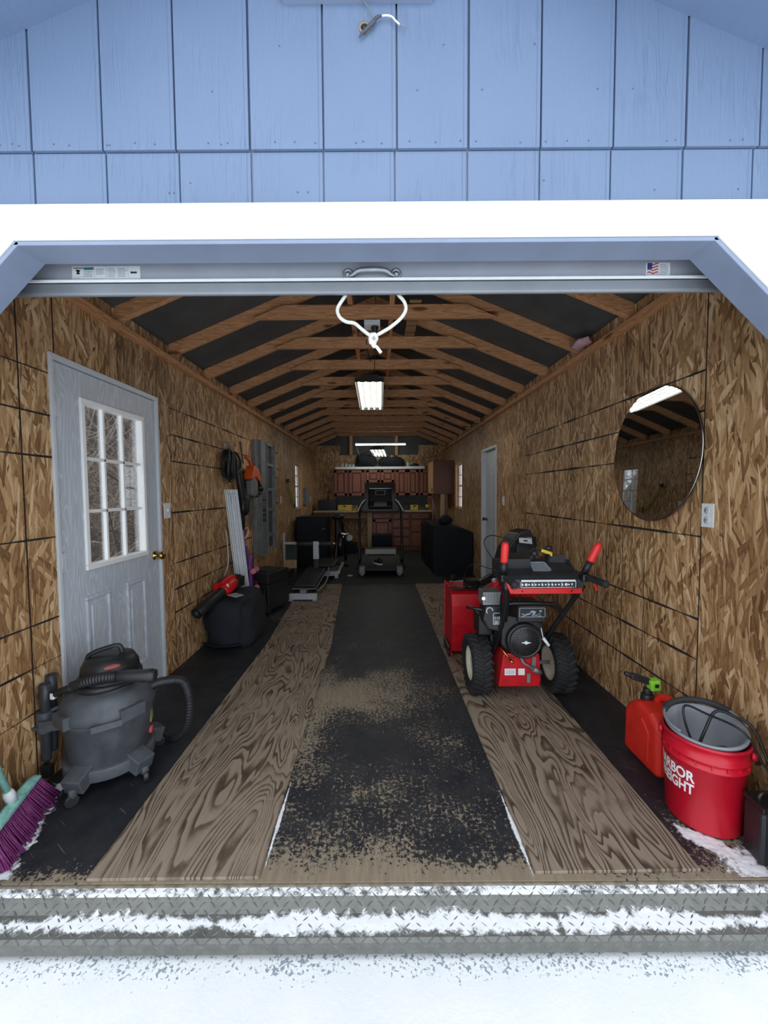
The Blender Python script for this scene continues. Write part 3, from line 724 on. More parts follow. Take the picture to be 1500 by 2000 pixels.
m = M(); m.prism([(-.285, .56), (-.255, .50), (-.16, .48), (-.16, .655), (-.27, .655)], O+Vector((0, -.2, 0)), (1,0,0), (0,0,1), -.13); fc = m.build('engine_cover', BLK, t, bev=.012)
text('cover_print', '1150', .026, Matrix.Translation(O+Vector((-.19, -.2015, .575))) @ Matrix.Rotation(PI/2, 4, 'X'), LABW, fc, bold=.0008)
m = M(); y = O.y-.2012
for a in ((-.222, -.165, .535, .538), (-.222, -.165, .607, .61), (-.222, -.219, .535, .61)): m.box(O.x+a[0], O.x+a[1], y-.001, y+.001, O.z+a[2], O.z+a[3])
for k, z in ((.03, .556), (.04, .549), (.035, .542)): m.box(O.x-.212, O.x-.212+k, y-.001, y+.001, O.z+z, O.z+z+.003)
m.tube([O+Vector((-.245+.02*math.cos(a), -.203, .625+.02*math.sin(a))) for a in [2*PI*i/14 for i in range(10)]], .003, 6, n=2)
m.build('cover_outline', LABW, fc)
M().cyl(O+Vector((-.37,-.1,.62)), O+Vector((-.26,-.16,.615)), .011, .012, 8).build('choke_lever', BLKM, t)
# belt cover
m = M(); m.prism([(-.15,.3),(.19,.3),(.205,.5),(.19,.62),(.13,.70),(.02,.735),(-.08,.72),(-.14,.64)], O+Vector((0, .30, 0)), (1,0,0), (0,0,1), .09); m.build('belt_cover', RED, t, bev=.02, segs=3)
# auger housing (open to the front)
H0 = O+Vector((-.355, 0, 0)); wd = .71
prof_o = [(.85, .03), (.62, .02), (.545, .06), (.505, .16), (.495, .30), (.505, .45), (.545, .54), (.62, .58), (.86, .575)]
m = M(); outer = [H0+Vector((0, a, b)) for a, b in prof_o]
n_ = len(prof_o)
va = [[m.bm.verts.new(p+Vector((wd*k, 0, 0))) for p in outer] for k in (0, 1)]
vb = [[m.bm.verts.new(p+Vector((.004+(wd-.008)*k, .008*(1 if i not in (0, n_-1) else 0), (.006 if p.z < .3 else -.006)))) for i, p in enumerate(outer)] for k in (0, 1)]
for i in range(n_-1):
    m.bm.faces.new((va[0][i], va[0][i+1], va[1][i+1], va[1][i])); m.bm.faces.new((vb[0][i+1], vb[0][i], vb[1][i], vb[1][i+1]))
for q in (va[0], va[1][::-1], vb[0][::-1], vb[1]): m.bm.faces.new(q)
for k in (0, 1):
    x = H0.x+wd*k
    m.box(x-.006, x+.006, H0.y+.52, H0.y+.90, O.z+.02, O.z+.05)
    m.box(x-.006, x+.006, H0.y+.855, H0.y+.87, O.z+.03, O.z+.585)
ah = m.build('auger_housing', RED, t, bev=.004)
m = M(); m.box(H0.x-.002, H0.x+wd+.002, H0.y+.545, H0.y+.60, O.z+.575, O.z+.587); m.build('housing_top_edge', BLKM, ah)
m = M(); m.cyl(H0+Vector((.02,.75,.25)), H0+Vector((wd-.02,.75,.25)), .02)
for s in (0, 1):
    for i in range(40):
        a = i/40*4*PI*(1 if s else -1); a2 = (i+1)/40*4*PI*(1 if s else -1); x0 = .03+i/40*.31+s*.34; x1 = x0+.31/40
        P_ = lambda x, a, r: H0+Vector((x, .75+math.cos(a)*r, .25+math.sin(a)*r))
        m.quad((P_(x0, a, .1), P_(x1, a2, .1), P_(x1, a2, .15), P_(x0, a, .15)))
m.build('auger', BLKM, t)
for k in (-.012, wd+.012): M().cbox(H0+Vector((k, .70, .04)), (.014, .26, .09)).build('skid_shoe', BLKM, t, bev=.006)
# chute
C0 = O+Vector((.06, .42, 0))
m = M().lathe([(.10, .56), (.10, .66), (.085, .67), (.085, .72)], (C0.x, C0.y, O.z), (0,0,1), 24); m.build('chute_ring', RED, t)
def rect(c, w, d, tilt, yaw=.3):
    r = Matrix.Rotation(yaw, 3, 'Z')@Matrix.Rotation(tilt, 3, 'Y'); return [Vector(c)+r@Vector(q) for q in ((-w,-d,0), (w,-d,0), (w,d,0), (-w,d,0))]
m = M(); rg = [rect(C0+Vector((-.02,0,.66)), .075,.07,0), rect(C0+Vector((-.01,-.01,.80)), .08,.07,.15), rect(C0+Vector((.035,-.02,.93)), .085,.072,.4), rect(C0+Vector((.09,-.03,1.02)), .078,.078,.75), rect(C0+Vector((.145,-.035,1.055)), .05,.08,1.1)]
m.skin([[m.bm.verts.new(p) for p in q] for q in rg]); ch = m.build('chute', BLK, t, bev=.01)
for f in ch.data.polygons: f.use_smooth = False
m = M(); r = Matrix.Rotation(-.15, 3, 'Z')@Matrix.Rotation(.1, 3, 'Y')@Matrix.Rotation(.7, 3, 'X'); pc = C0+Vector((.115, -.125, 1.015)); nv_ = r@Vector((0,0,1)); m.cbox(pc, (.145, .10, .012), r); m.cbox(C0+Vector((.115, -.085, .93)), (.15, .07, .16), Matrix.Rotation(.1, 3, 'Y')); df = m.build('chute_deflector', BLK, t, bev=.012)
m = M(); m.cbox(pc+nv_*.0068-r@Vector((.012,.004,0)), (.095, .065, .002), r); m.build('chute_label', LABW, df)
m = M(); m.cbox(pc+nv_*.0075-r@Vector((.012,.012,0)), (.028, .014, .003), r); m.cbox(pc+nv_*.0075+r@Vector((-.012,.02,0)), (.085, .007, .003), r); m.build('chute_label_print', LABK, df)
m = M(); m.tube([O+Vector((-.10,.66,.60)), O+Vector((-.03,.52,.66)), O+Vector((.02,.35,.80)), O+Vector((.04,.25,.9))], .014, 8)
m.cbox(O+Vector((-.15,.62,.625)), (.14,.12,.05), Matrix.Rotation(.4,3,'Z')); m.cbox(O+Vector((-.06,.56,.655)), (.12,.05,.06), Matrix.Rotation(-.5,3,'Y')); m.tube([O+Vector((-.24,.6,.61)), O+Vector((-.2,.55,.6)), O+Vector((-.14,.56,.605)), O+Vector((-.1,.6,.63))], .012, 8)
m.build('chute_crank', BLKM, t, bev=.006)
M().lathe([(.001, .012), (.022, .009), (.03, 0), (.02, -.03)], O+Vector((-.055, .28, .69)), (-.25,-1,.1), 20, sq=1.6).build('headlight', plain('lamp lens', (.5,.52,.58), .2), t)
# handle frame
m = M(); R_ = O+Vector((.13, -.06, .33)); L_ = O+Vector((-.165, -.06, .33))
m.tube([R_+Vector((-.03,.1,-.08)), R_, O+Vector((.235,-.27,.68)), O+Vector((.27,-.36,.82))], .0155, 10)
m.tube([L_+Vector((.0,.1,-.08)), L_, O+Vector((-.175,-.27,.62)), O+Vector((-.19,-.36,.82))], .0155, 10)
m.tube([O+Vector((-.168,-.2,.62)), O+Vector((-.155,-.23,.665)), O+Vector((-.10,-.245,.685)), O+Vector((.12,-.245,.68)), O+Vector((.18,-.24,.66)), O+Vector((.215,-.22,.59))], .013, 10)
m.tube([O+Vector((-.13,-.02,.30)), O+Vector((-.14,-.2,.55)), O+Vector((-.165,-.34,.83))], .009, 8)
m.build('handle_frame', BLKM, t)
# dash
D0 = O+Vector((.02, -.40, 0)); hw = .232
sec = [(0, .868), (0, .815), (.27, .86), (.27, .955), (.18, .955), (.10, .905), (.03, .888)]
m = M(); m.prism([(a, b) for a, b in sec], (D0.x+hw, D0.y, O.z), (0,1,0), (0,0,1), -2*hw)
m.cbox(D0+Vector((-.11,.17,.95)), (.14,.12,.07), Matrix.Rotation(.2, 3, 'X')); m.cbox(D0+Vector((.15,.2,.96)), (.10,.08,.05), Matrix.Rotation(-.15, 3, 'X'))
for x in (-.195, .195): m.cyl(D0+Vector((x, -.004, .845)), D0+Vector((x, .03, .85)), .026, seg=16)
for i in range(4): 
    for s in (-1, 1): m.cbox(D0+Vector((s*(.165+.011*i), -.004, .826)), (.005,.01,.03))
da = m.build('dash_panel', plain('dash plastic', (.026,.028,.032), .45, var=.3), t, bev=.008)
m = M(); m.box(D0.x-.20, D0.x+.222, D0.y-.006, D0.y+.02, O.z+.785, O.z+.818); m.prism([(0,0), (.13,.06), (.13,.03), (0,-.035)], (D0.x-.20, D0.y-.006, O.z+.82), (0,1,0), (0,0,1), .006); m.prism([(-.035,.085), (.0,0), (.02,-.01), (0,-.035), (-.03,.03)], (D0.x-.20, D0.y-.004, O.z+.82), (1,0,0), (0,0,1), .01); m.build('dash_bracket', RED if False else REDP, t, bev=.002)
for x in (-.13, .16): M().cyl(D0+Vector((x, -.0065, .802)), D0+Vector((x, -.0078, .802)), .006, seg=8).build('bracket_hole', BLKM, t)
y = D0.y-.0055
m = M(); 
for a in ((-.14, .185, .857, .868), (-.14, .185, .822, .8245), (-.14, -.1375, .822, .868), (.1825, .185, .822, .868), (-.06, -.0585, .824, .858), (.02, .0215, .824, .858), (.10, .1015, .824, .858)): m.box(D0.x+a[0], D0.x+a[1], y-.001, y+.001, O.z+a[2], O.z+a[3])
for x in (-.108, .128): m.lathe([(.001,.0012), (.009,.001), (.009,-.001)], D0+Vector((x, -.0055, .84)), (0,-1,0), 14)
for i in range(16): 
    x = -.13+.0195*i; m.cbox(D0+Vector((x, -.0055, .84)), (.009, .002, .009 if i % 3 else .014), Matrix.Rotation(.4*(i % 3-1), 3, 'Y'))
m.build('dash_label', LABW, da)
m = M(); m.cbox(D0+Vector((.02,.115,.921)), (.105,.075,.004), Matrix.Rotation(.5, 3, 'X')); m.build('speed_plate', MGREY, da)
m = M(); m.cbox(D0+Vector((.01,.155,.944)), (.1,.006,.005), Matrix.Rotation(.5, 3, 'X')); m.cbox(D0+Vector((.07,.12,.926)), (.004,.075,.005), Matrix.Rotation(.5, 3, 'X')@Matrix.Rotation(.2, 3, 'Z')); m.build('speed_plate_edge', LABG, da)
m = M(); m.tube([D0+Vector((-.05,.16,.93)), D0+Vector((-.035,.14,.965)), D0+Vector((-.02,.13,.99))], .012, 8); m.blob(D0+Vector((-.012,.125,1.005)), (.024,.024,.022), 2, 14, 10); m.build('speed_lever', BLK, t)
m = M(); m.tube([D0+Vector((.085,.14,.93)), D0+Vector((.08,.12,.99)), D0+Vector((.072,.11,1.03))], .006, 8); m.blob(D0+Vector((.07,.108,1.04)), (.024,.02,.017), 2, 14, 10); m.build('chute_lever', BLK, t)
m = M().cbox(D0+Vector((.045,.085,1.02)), (.06,.003,.018), Matrix.Rotation(.3, 3, 'Y')); m.cbox(D0+Vector((.077,.085,1.005)), (.012,.003,.022)); m.build('key_tag', YEL, t, bev=.004)
for s, tip in ((-1, (-.232,.0,1.068)), (1, (.315,.0,1.07))):
    b = D0+Vector((-.236 if s < 0 else .245, .02, .90)); tp = D0+Vector(tip); mid = b.lerp(tp, .42)
    lv = M().tube([b, mid], .02, 10, n=1).build('clutch_lever', BLK, t)
    d_ = (tp-mid).normalized()
    M().lathe([(.021, 0), (.022, .01), (.0225, .09), (.019, .112), (.010, .122), (.001, .124)], mid, d_, 16).build('lever_grip', REDH, lv)
for s in (-1, 1):
    a = D0+Vector((s*.237, .03, .885)); b = D0+Vector((s*.242, -.22, .885))
    M().tube([O+Vector((s*.21,-.33,.82)), a, D0+Vector((s*.24,-.04,.89)), b], .0135, 10).build('handlebar', BLKM, t)
    M().lathe([(.0185, 0), (.02, .015), (.019, .14), (.021, .155), (.014, .165), (.001, .167)], D0+Vector((s*.240,-.055,.888)), (s*.02,-1,0), 16).build('hand_grip', RUB, t)
    M().cbox(D0+Vector((s*.238,.0,.88)), (.05,.06,.045)).build('handle_clamp', BLKM, t, bev=.01)
M().cbox(D0+Vector((.262,-.07,.848)), (.013,.01,.06), Matrix.Rotation(-.35, 3, 'Y')).build('steering_trigger', REDP, t, bev=.003)
m = M()
m.tube([D0+Vector((-.23,.05,.90)), O+Vector((-.16,.25,.99)), O+Vector((-.08,.35,1.05)), C0+Vector((.06,-.08,1.0))], .004, 6)
m.tube([C0+Vector((.15,-.06,.95)), D0+Vector((.08,.3,1.0)), D0+Vector((.15,.25,.97)), D0+Vector((.22,.1,.92))], .004, 6)
m.tube([D0+Vector((-.22,.06,.82)), O+Vector((-.2,-.28,.7)), O+Vector((-.18,-.22,.5)), O+Vector((-.2,-.12,.3))], .005, 6)
m.tube([O+Vector((-.06,-.32,.80)), O+Vector((-.075,-.27,.74)), O+Vector((-.07,-.25,.66))], .004, 6)
m.tube([D0+Vector((-.23,.05,.90)), O+Vector((-.26,.2,.85)), O+Vector((-.28,.4,.72)), O+Vector((-.2,.5,.62))], .004, 6)
m.build('control_cable', BLKM, t)
# ================================================================== WET VACUUM
VX, VY = -1.375, 1.945
t = thing('wet_vacuum', 'dusty charcoal wet and dry vacuum standing in front of the white glazed door', 'vacuum', (VX, VY, 0))
V0 = Vector((VX, VY, 0))
m = M().lathe([(.165, .07), (.172, .075), (.19, .31), (.197, .32), (.197, .345)], V0, seg=44); m.build('tank', GREYP, t)
m = M().lathe([(.2, .335), (.205, .345), (.205, .375), (.197, .39), (.192, .415), (.175, .44), (.15, .452), (.13, .455), (.13, .46)], V0, seg=44)
for a in (-.5, 1.1, 2.7, 4.2):
    m.cbox(V0+Vector((math.cos(a)*.198, math.sin(a)*.198, .36)), (.04,.11,.06), Matrix.Rotation(a, 3, 'Z'))
m.cbox(V0+Vector((.10,-.165,.335)), (.12,.05,.03), Matrix.Rotation(-.95+PI/2, 3, 'Z'))
m.build('lid', GREYP, t, bev=.008)
m = M().lathe([(.135, .452), (.142, .47), (.138, .50), (.125, .505), (.128, .52), (.124, .55), (.105, .585), (.06, .6), (.001, .602)], V0+Vector((0,.02,0)), seg=40)
hd = m.build('motor_head', BLK, t)
m = M(); m.tube([V0+Vector((-.09,-.02,.565)), V0+Vector((-.075,-.02,.605)), V0+Vector((-.02,0,.628)), V0+Vector((.045,.02,.638)), V0+Vector((.06,.025,.60))], .0115, 10); m.build('carry_handle', BLK, t)
m = M(); m.blob(V0+Vector((.075,-.075,.568)), (.036,.006,.012), 2, 18, 8); m.bm.transform(Matrix.Translation(V0+Vector((.075,-.075,.568)))@Matrix.Rotation(.75,4,'Z')@Matrix.Rotation(-.55,4,'X')@Matrix.Translation(-(V0+Vector((.075,-.075,.568))))); m.build('badge', plain('faded red badge', (.32,.07,.06), .5), hd)
M().lathe([(.11,.455),(.125,.47),(.127,.482),(.11,.49)], V0+Vector((0,-.02,0)), seg=36).build('power_cord_wrap', BLK, t)
m = M()
for a in (-1.65, -.35, .95, 2.3):
    r = Matrix.Rotation(a, 3, 'Z'); m.cbox(V0+r@Vector((.19,0,.10)), (.10,.09,.075), r@Matrix.Rotation(.35, 3, 'Y')); m.cyl(V0+r@Vector((.232,0,.08)), V0+r@Vector((.232,0,.04)), .018, seg=10)
m.lathe([(.175,.065),(.195,.07),(.197,.125),(.178,.13)], V0, seg=40)
m.build('dolly_base', GREYP, t, bev=.01)
for a in (-1.65, -.35, .95, 2.3):
    r = Matrix.Rotation(a, 3, 'Z'); c = V0+r@Vector((.238,0,.029)); ax = Matrix.Rotation(a+.9, 3, 'Z')@Vector((1,0,0))
    M().cyl(c-ax*.012, c+ax*.012, .0285, seg=20).build('caster', BLK, t, bev=.005)
m = M(); m.tube([V0+Vector((-.17,-.04,.36)), V0+Vector((-.2,-.085,.37)), V0+Vector((-.24,-.10,.345))], .012, 8)
m.cbox(V0+Vector((-.15,-.12,.315)), (.17,.03,.05), Matrix.Rotation(.25, 3, 'Z')); m.cyl(V0+Vector((-.237,-.105,.27)), V0+Vector((-.237,-.105,.37)), .034, seg=18); m.cbox(V0+Vector((-.252,-.13,.30)), (.04,.03,.015))
m.build('wand_holder', GREYP, t, bev=.004)
wd_ = plain('vacuum tube plastic', (.04,.045,.052), .4, var=.2)
for (dx, dy, z0, z1) in ((-.237,-.105,.13,.50), (-.243,-.06,.15,.525)):
    M().lathe([(.019,0), (.021,.01), (.021,z1-z0-.09), (.0235,z1-z0-.085), (.0235,z1-z0), (.018,z1-z0), (.018,z1-z0-.05)], V0+Vector((dx,dy,z0)), (.01,.01,1), 18).build('extension_wand', wd_, t)
m = M(); m.prism([(-.02,0), (.02,0), (.024,.06), (-.024,.06)], V0+Vector((-.237,-.09,.045)), (1,0,0), (0,0,1), .03); m.build('crevice_nozzle', BLK, t, bev=.003)
def ribs(r, k=70): return lambda q: r*(1+.09*math.sin(q*k*2*PI))
m = M(); m.tube([V0+Vector((.16,.06,.40)), V0+Vector((.22,.10,.41)), V0+Vector((.29,.16,.38)), V0+Vector((.315,.18,.27)), V0+Vector((.30,.18,.13)), V0+Vector((.22,.19,.045)), V0+Vector((.10,.25,.04)), V0+Vector((-.04,.27,.05)), V0+Vector((-.12,.24,.12))], .024, 12, n=24, rf=ribs(.024)); m.build('hose', BLK, t)
m = M(); a, b = V0+Vector((-.10,-.10,.485)), V0+Vector((.2,-.07,.548))
m.tube([V0+Vector((-.185,-.11,.452)), V0+Vector((-.14,-.11,.47)), a], .017, 12, n=6)
m.tube([a, V0+Vector((-.03,-.12,.515)), V0+Vector((.05,-.12,.535)), V0+Vector((.12,-.11,.54))], .024, 14, n=30, rf=ribs(.0235, 18)); m.lathe([(.024,0),(.027,.01),(.029,.10),(.033,.15),(.03,.17),(.02,.175)], V0+Vector((.12,-.11,.54)), (.98,.12,-.05), 18)
m.build('hose_end', BLK, t)
M().cbox(V0+Vector((-.182,-.112,.449)), (.02,.03,.03)).build('hose_cuff', LABW, t, bev=.004)
m = M(); m.cbox(V0+Vector((.172,.066,.27)), (.006,.05,.09), Matrix.Rotation(.37,3,'Z')); m.build('warning_sticker', plain('faded sticker', (.25,.24,.1), .6), t); M().lathe([(.02,0),(.02,.014),(.001,.016)], V0+Vector((.171,.045,.185)), (.96,.25,0), 14).build('drain_cap', INKR, t)
# ================================================================== BROOM
t = thing('push_broom', 'teal broom with purple bristles leaning by the wall at the doorway', 'broom', (-1.53, 1.56, 0))
A, B = Vector((-1.575,1.735,.115)), Vector((-1.47,1.40,.115)); dn = Vector((.055,.02,-.113))
dv = (B-A).normalized(); nn = dv.cross(Vector((0,0,1))).normalized()
m = M(); n_ = 24
m.skin([[m.bm.verts.new(A+(B-A)*(i/n_)+nn*a+Vector((0,0,z*(1-.55*abs(i/n_*2-1)**3)))) for a, z in ((-.022,0), (.022,0), (.024,.02), (.0,.04), (-.024,.02))] for i in range(n_+1)]); m.build('head', TEAL, t, bev=.003)
m = M(); random.seed(4)
for i in range(420):
    u = random.random(); w = random.uniform(-.02,.02); p = A+(B-A)*u+nn*w+Vector((0,0,.004)); q = p+dn*random.uniform(.97,1.02)+dv*(u-.5)*.06+nn*random.uniform(-.016,.016); q.z = max(q.z, .002)
    m.tube([p, p.lerp(q,.5)+nn*.002, q], .0028, 4, n=1)
bz = m.build('bristles', PURP, t); bz['kind'] = 'stuff'
h0 = A.lerp(B,.52)+Vector((0,0,.035)); h1 = Vector((-1.625,1.30,1.25))
M().lathe([(.02,0),(.02,.035),(.015,.05)], h0, (h1-h0), 14).build('socket', LABW, t)
M().cyl(h0, h1, .0125, .0125, 14).build('broom_handle', TEAL, t)
# ================================================================== BUCKETS, CAN, BLACK CASE
bx, by = 1.385, 1.64
t = thing('red_bucket', 'red plastic bucket with white lettering standing in the snow patch', 'bucket', (bx, by, 0))
Bc = Vector((bx, by, .006))
m = M().lathe([(.128,0), (.131,.006), (.142,.27), (.150,.272), (.150,.279), (.143,.283), (.143,.30), (.151,.303), (.151,.312), (.144,.316), (.145,.355), (.152,.358), (.152,.37), (.144,.37), (.138,.3), (.124,.012), (.001,.01)], Bc, seg=64)
for i in range(18):
    a = 2*PI*i/18; m.cbox(Bc+Vector((math.cos(a)*.1455, math.sin(a)*.1455, .292)), (.008,.003,.02), Matrix.Rotation(a,3,'Z'))
m.build('bucket_body', REDB, t)
ph0 = math.atan2(-by, -bx)
def bendt(zc):
    def f(v):
        zz = zc+v.y; r = .131+(.142-.131)*zz/.27+.0006+v.z; ph = ph0-math.radians(12)+v.x/r
        return Vector((bx+r*math.cos(ph), by+r*math.sin(ph), .006+zz))
    return f
text('lettering', 'HARBOR', .060, None, LABW, t, bend=bendt(.218), ax='RIGHT', sx=.8, bold=.0016)
text('lettering', 'FREIGHT', .060, None, LABW, t, bend=bendt(.166), ax='RIGHT', sx=.71, bold=.0016)
for s in (-1, 1): 
    r = Vector((.764,-.645,0))*s; M().cyl(Bc+r*.145+Vector((0,0,.325)), Bc+r*.163+Vector((0,0,.325)), .022, .018, 16).build('handle_ear', REDB, t)
t = thing('grey_bucket', 'grey plastic bucket nested inside the red bucket, dark grip resting on its rim', 'bucket', (bx, by, .1))
tilt = Matrix.Translation(Bc+Vector((0,0,.40)))@Matrix.Rotation(math.radians(9), 4, Vector((.7,-.7,0)))
m = M().lathe([(.09,-.22), (.095,-.225), (.126,-.02), (.14,-.018), (.143,-.006), (.14,0), (.131,-.002), (.121,-.04), (.088,-.212), (.001,-.212)], seg=56); m.bm.transform(tilt); m.build('bucket_body', GREYB, t)
hp = [tilt@Vector((.143*math.cos(a), .143*math.sin(a), .012+.004*math.sin(a*2))) for a in [math.radians(-20+i*12) for i in range(19)]]
m = M().tube(hp, .0045, 8); m.build('bail', GREYB, t)
m = M().tube(hp[3:14], .0125, 12); m.build('grip', DGREY, t)
t = thing('power_cord', 'black power cord looped out of the grey bucket towards the dark case', 'cord', (bx, by, .3))
m = M(); T_ = lambda x, y, z: tilt@Vector((x, y, z))
m.tube([T_(-.02,.01,-.17), T_(-.03,.07,-.05), T_(-.01,.10,.015), T_(.03,.03,.02), T_(.08,-.09,.02), Vector((1.52,1.52,.31)), Vector((1.57,1.46,.20)), Vector((1.578,1.51,.05))], .0048, 8)
m.tube([T_(-.06,-.02,-.13), T_(.0,-.0,-.03), T_(.06,.02,.035), T_(.11,-.01,.03), T_(.14,-.07,.01), Vector((1.548,1.50,.28)), Vector((1.575,1.43,.25)), Vector((1.56,1.45,.16))], .006, 8)
m.tube([T_(.0,.06,-.15), T_(.02,-.02,-.10), T_(.04,-.07,-.07), T_(.05,-.05,-.19)], .0048, 8)
m.cbox(T_(-.075,-.03,-.14), (.03,.03,.03)); m.build('cord_loops', BLK, t)
t = thing('fuel_can', 'red plastic fuel can with green and black spout behind the red bucket', 'fuel can', (1.44, 1.97, 0))
m = M(); m.prism([(1.84,.004), (2.09,.004), (2.105,.03), (2.10,.235), (2.05,.30), (1.99,.315), (1.90,.305), (1.84,.26), (1.83,.03)], (1.325,0,0), (0,1,0), (0,0,1), .225)
m.build('can_body', REDG, t, bev=.03, segs=4)
m = M(); m.prism([(1.90,.05), (2.04,.05), (2.03,.22), (1.95,.25), (1.90,.2)], (1.321,0,0), (0,1,0), (0,0,1), .01); m.build('side_panel', REDG, t, bev=.004)
m = M(); m.tube([(1.46,1.87,.28), (1.455,1.88,.34), (1.45,1.93,.352), (1.44,1.98,.34), (1.43,2.0,.30)], .019, 10); m.build('can_handle', REDG, t)
m = M(); m.cyl((1.405,2.03,.295), (1.405,2.03,.335), .033, .03, 20); m.cyl((1.405,2.03,.33), (1.405,2.03,.365), .022, seg=16); m.beam((1.41,2.03,.40), (1.325,2.045,.425), .03, .032); m.cyl((1.335,2.043,.422), (1.293,2.05,.438), .014, .011, 12); sp = m.build('spout', BLK, t, bev=.004)
m = M(); m.cbox((1.428,2.02,.388), (.05,.045,.055), Matrix.Rotation(-.1,3,'Y')); m.build('spout_release', LIME, sp, bev=.006)
M().cbox((1.43,1.9965,.39), (.02,.003,.018)).build('release_button', BLK, sp)
t = thing('black_case', 'black plastic case at the right edge of the doorway beside the red bucket', 'case', (1.5, 1.45, 0))
m = M().prism([(1.422,1.495), (1.405,1.398), (1.575,1.392), (1.578,1.48)], (0,0,.001), (1,0,0), (0,1,0), .20); m.build('case_body', BLK, t, bev=.012, segs=3)
m = M().prism([(1.424,1.50), (1.412,1.404), (1.57,1.398), (1.573,1.494)], (0,0,.2), (1,0,0), (0,1,0), .02); m.tube([(1.44,1.45,.215),(1.45,1.45,.245),(1.53,1.45,.245),(1.54,1.45,.215)], .008, 8); m.build('case_lid', BLKM, t, bev=.006)
# ================================================================== ROLL-UP DOOR, ROPE, FACADE BITS
t = thing('roll_up_door', 'galvanised roll-up door raised into the header, with bottom bar, lift handle and stickers', 'garage door', (0, 1.41, 2.09))
m = M(); m.box(-1.5, 1.5, 1.402, 1.408, 2.128, 2.30); bb = m.build('door_curtain', plain('brushed door steel', (.46,.49,.56), .4, .25, .06, 5), t)
m = M(); m.box(-1.5, 1.5, 1.386, 1.408, 2.128, 2.1345); m.box(-1.5, 1.5, 1.392, 1.412, 2.094, 2.126); m.tube([(-1.5,1.402,2.096),(1.5,1.402,2.096)], .0095, 10, n=1); m.build('bottom_bar', STEEL, t, bev=.0015); M().box(-1.5, 1.5, 1.3845, 1.389, 2.1275, 2.1365).build('bar_lip_highlight', LABW, t, bev=.0012)  # near-white lip strip is a painted highlight along the bar's rounded edge
m = M()
for i in range(18): 
    a = 2*PI*i/18; 
m.lathe([(.001,-1.5),(.17,-1.5),(.175,-1.48),(.175,1.48),(.17,1.5),(.001,1.5)], (0,1.60,2.44), (1,0,0), 40); m.build('door_coil', STEEL, t)
m = M()
for s in (-1, 1):
    c = Vector((-.0215+s*.083, 1.4015, 2.155)); m.lathe([(.0185,0),(.018,.006),(.013,.008),(.0115,.004),(.008,.006),(.006,.010),(.001,.011)], c, (0,-1,0), 22)
m.tube([(-.098,1.396,2.146), (-.085,1.390,2.150), (-.066,1.382,2.158), (-.021,1.380,2.160), (.023,1.382,2.158), (.042,1.390,2.150), (.055,1.396,2.146)], .0085, 10, rf=lambda q: .006+.003*math.sin(q*PI))
m.build('lift_handle', plain('cast zinc', (.33,.35,.38), .45, .8, .15, 30), t)
y = 1.4015
w_ = M().box(-1.058, -.823, y-.0006, y+.0004, 2.147, 2.189).build('warning_label', LABW, t)
m = M(); rows = lambda m, x0, x1, z0, z1, n, mi=0: [m.box(x0, x1-random.uniform(0,.3)*(x1-x0), y-.0011, y-.0005, z0+(z1-z0)*i/n, z0+(z1-z0)*(i+.45)/n, mi) for i in range(n)]
random.seed(9)
rows(m, -1.016, -.985, 2.153, 2.176, 6); rows(m, -.976, -.945, 2.160, 2.183, 6); rows(m, -.934, -.905, 2.152, 2.185, 8); rows(m, -.901, -.868, 2.153, 2.185, 7); rows(m, -1.054, -1.026, 2.149, 2.152, 1)
for x in (-1.0185, -.981, -.942, -.9385, -.865): m.box(x, x+.0006, y-.0011, y-.0005, 2.151, 2.187)
m.box(-1.054, -1.02, y-.0011, y-.0005, 2.1545, 2.1553)
m.build('label_text', LABG, w_)
m = M(); m.box(-1.0165, -.983, y-.0011, y-.0005, 2.177, 2.1855); m.build('label_header', TEALI, w_)
m = M(); o_ = Vector((-1.037, y-.0011, 2.169)); m.cbox(o_, (.006,.0008,.016), Matrix.Rotation(.5,3,'Y')); m.cbox(o_+Vector((0,0,.001)), (.004,.0008,.018), Matrix.Rotation(-.6,3,'Y')); m.cbox(o_+Vector((0,0,.005)), (.014,.0008,.004))
m.lathe([(.003,.0005),(.003,0)], (-.853,y-.0007,2.168), (0,-1,0), 10); m.cbox((-.845,y-.0009,2.167), (.022,.0006,.006))
m.build('label_pictogram', LABK, w_); text('label_word', 'WARNING', .0075, Matrix.Translation((-1.036,y-.0009,2.1825))@Matrix.Rotation(PI/2,4,'X'), LABK, w_, ext=.0001, bold=.0002)
f_ = M().box(.926, 1.009, y-.0006, y+.0004, 2.139, 2.188).build('flag_label', LABW, t)
m = M()
def wav(u): return .0025*math.sin(u*9)
fx0, fx1, fz0, fz1 = .930, .968, 2.152, 2.1855
for k in range(0, 7, 2):
    for i in range(12):
        u0, u1 = i/12, (i+1)/12; a = fz1-(fz1-fz0)*k/7; b = fz1-(fz1-fz0)*(k+1)/7
        if k < 4 and u1 < .46: continue
        m.quad(((fx0+(fx1-fx0)*u0, y-.0009, a+wav(u0)), (fx0+(fx1-fx0)*u1, y-.0009, a+wav(u1)), (fx0+(fx1-fx0)*u1, y-.0009, b+wav(u1)), (fx0+(fx1-fx0)*u0, y-.0009, b+wav(u0))))
m.build('flag_stripes', INKR, f_)
m = M(); m.box(.930, .9465, y-.0011, y-.0007, 2.167, 2.187); m.build('flag_canton', INKB, f_)
m = M(); rows(m, .973, 1.002, 2.153, 2.184, 6); m.box(.929, .998, y-.0011, y-.0006, 2.1475, 2.1495); m.box(.929, 1.0, y-.0011, y-.0006, 2.1415, 2.144); m.build('label_text', LABG, f_)
t = thing('hanging_rope', 'white knotted rope loop hanging from the raised roll-up door', 'rope', (0,1.42,2.09))
m = M()
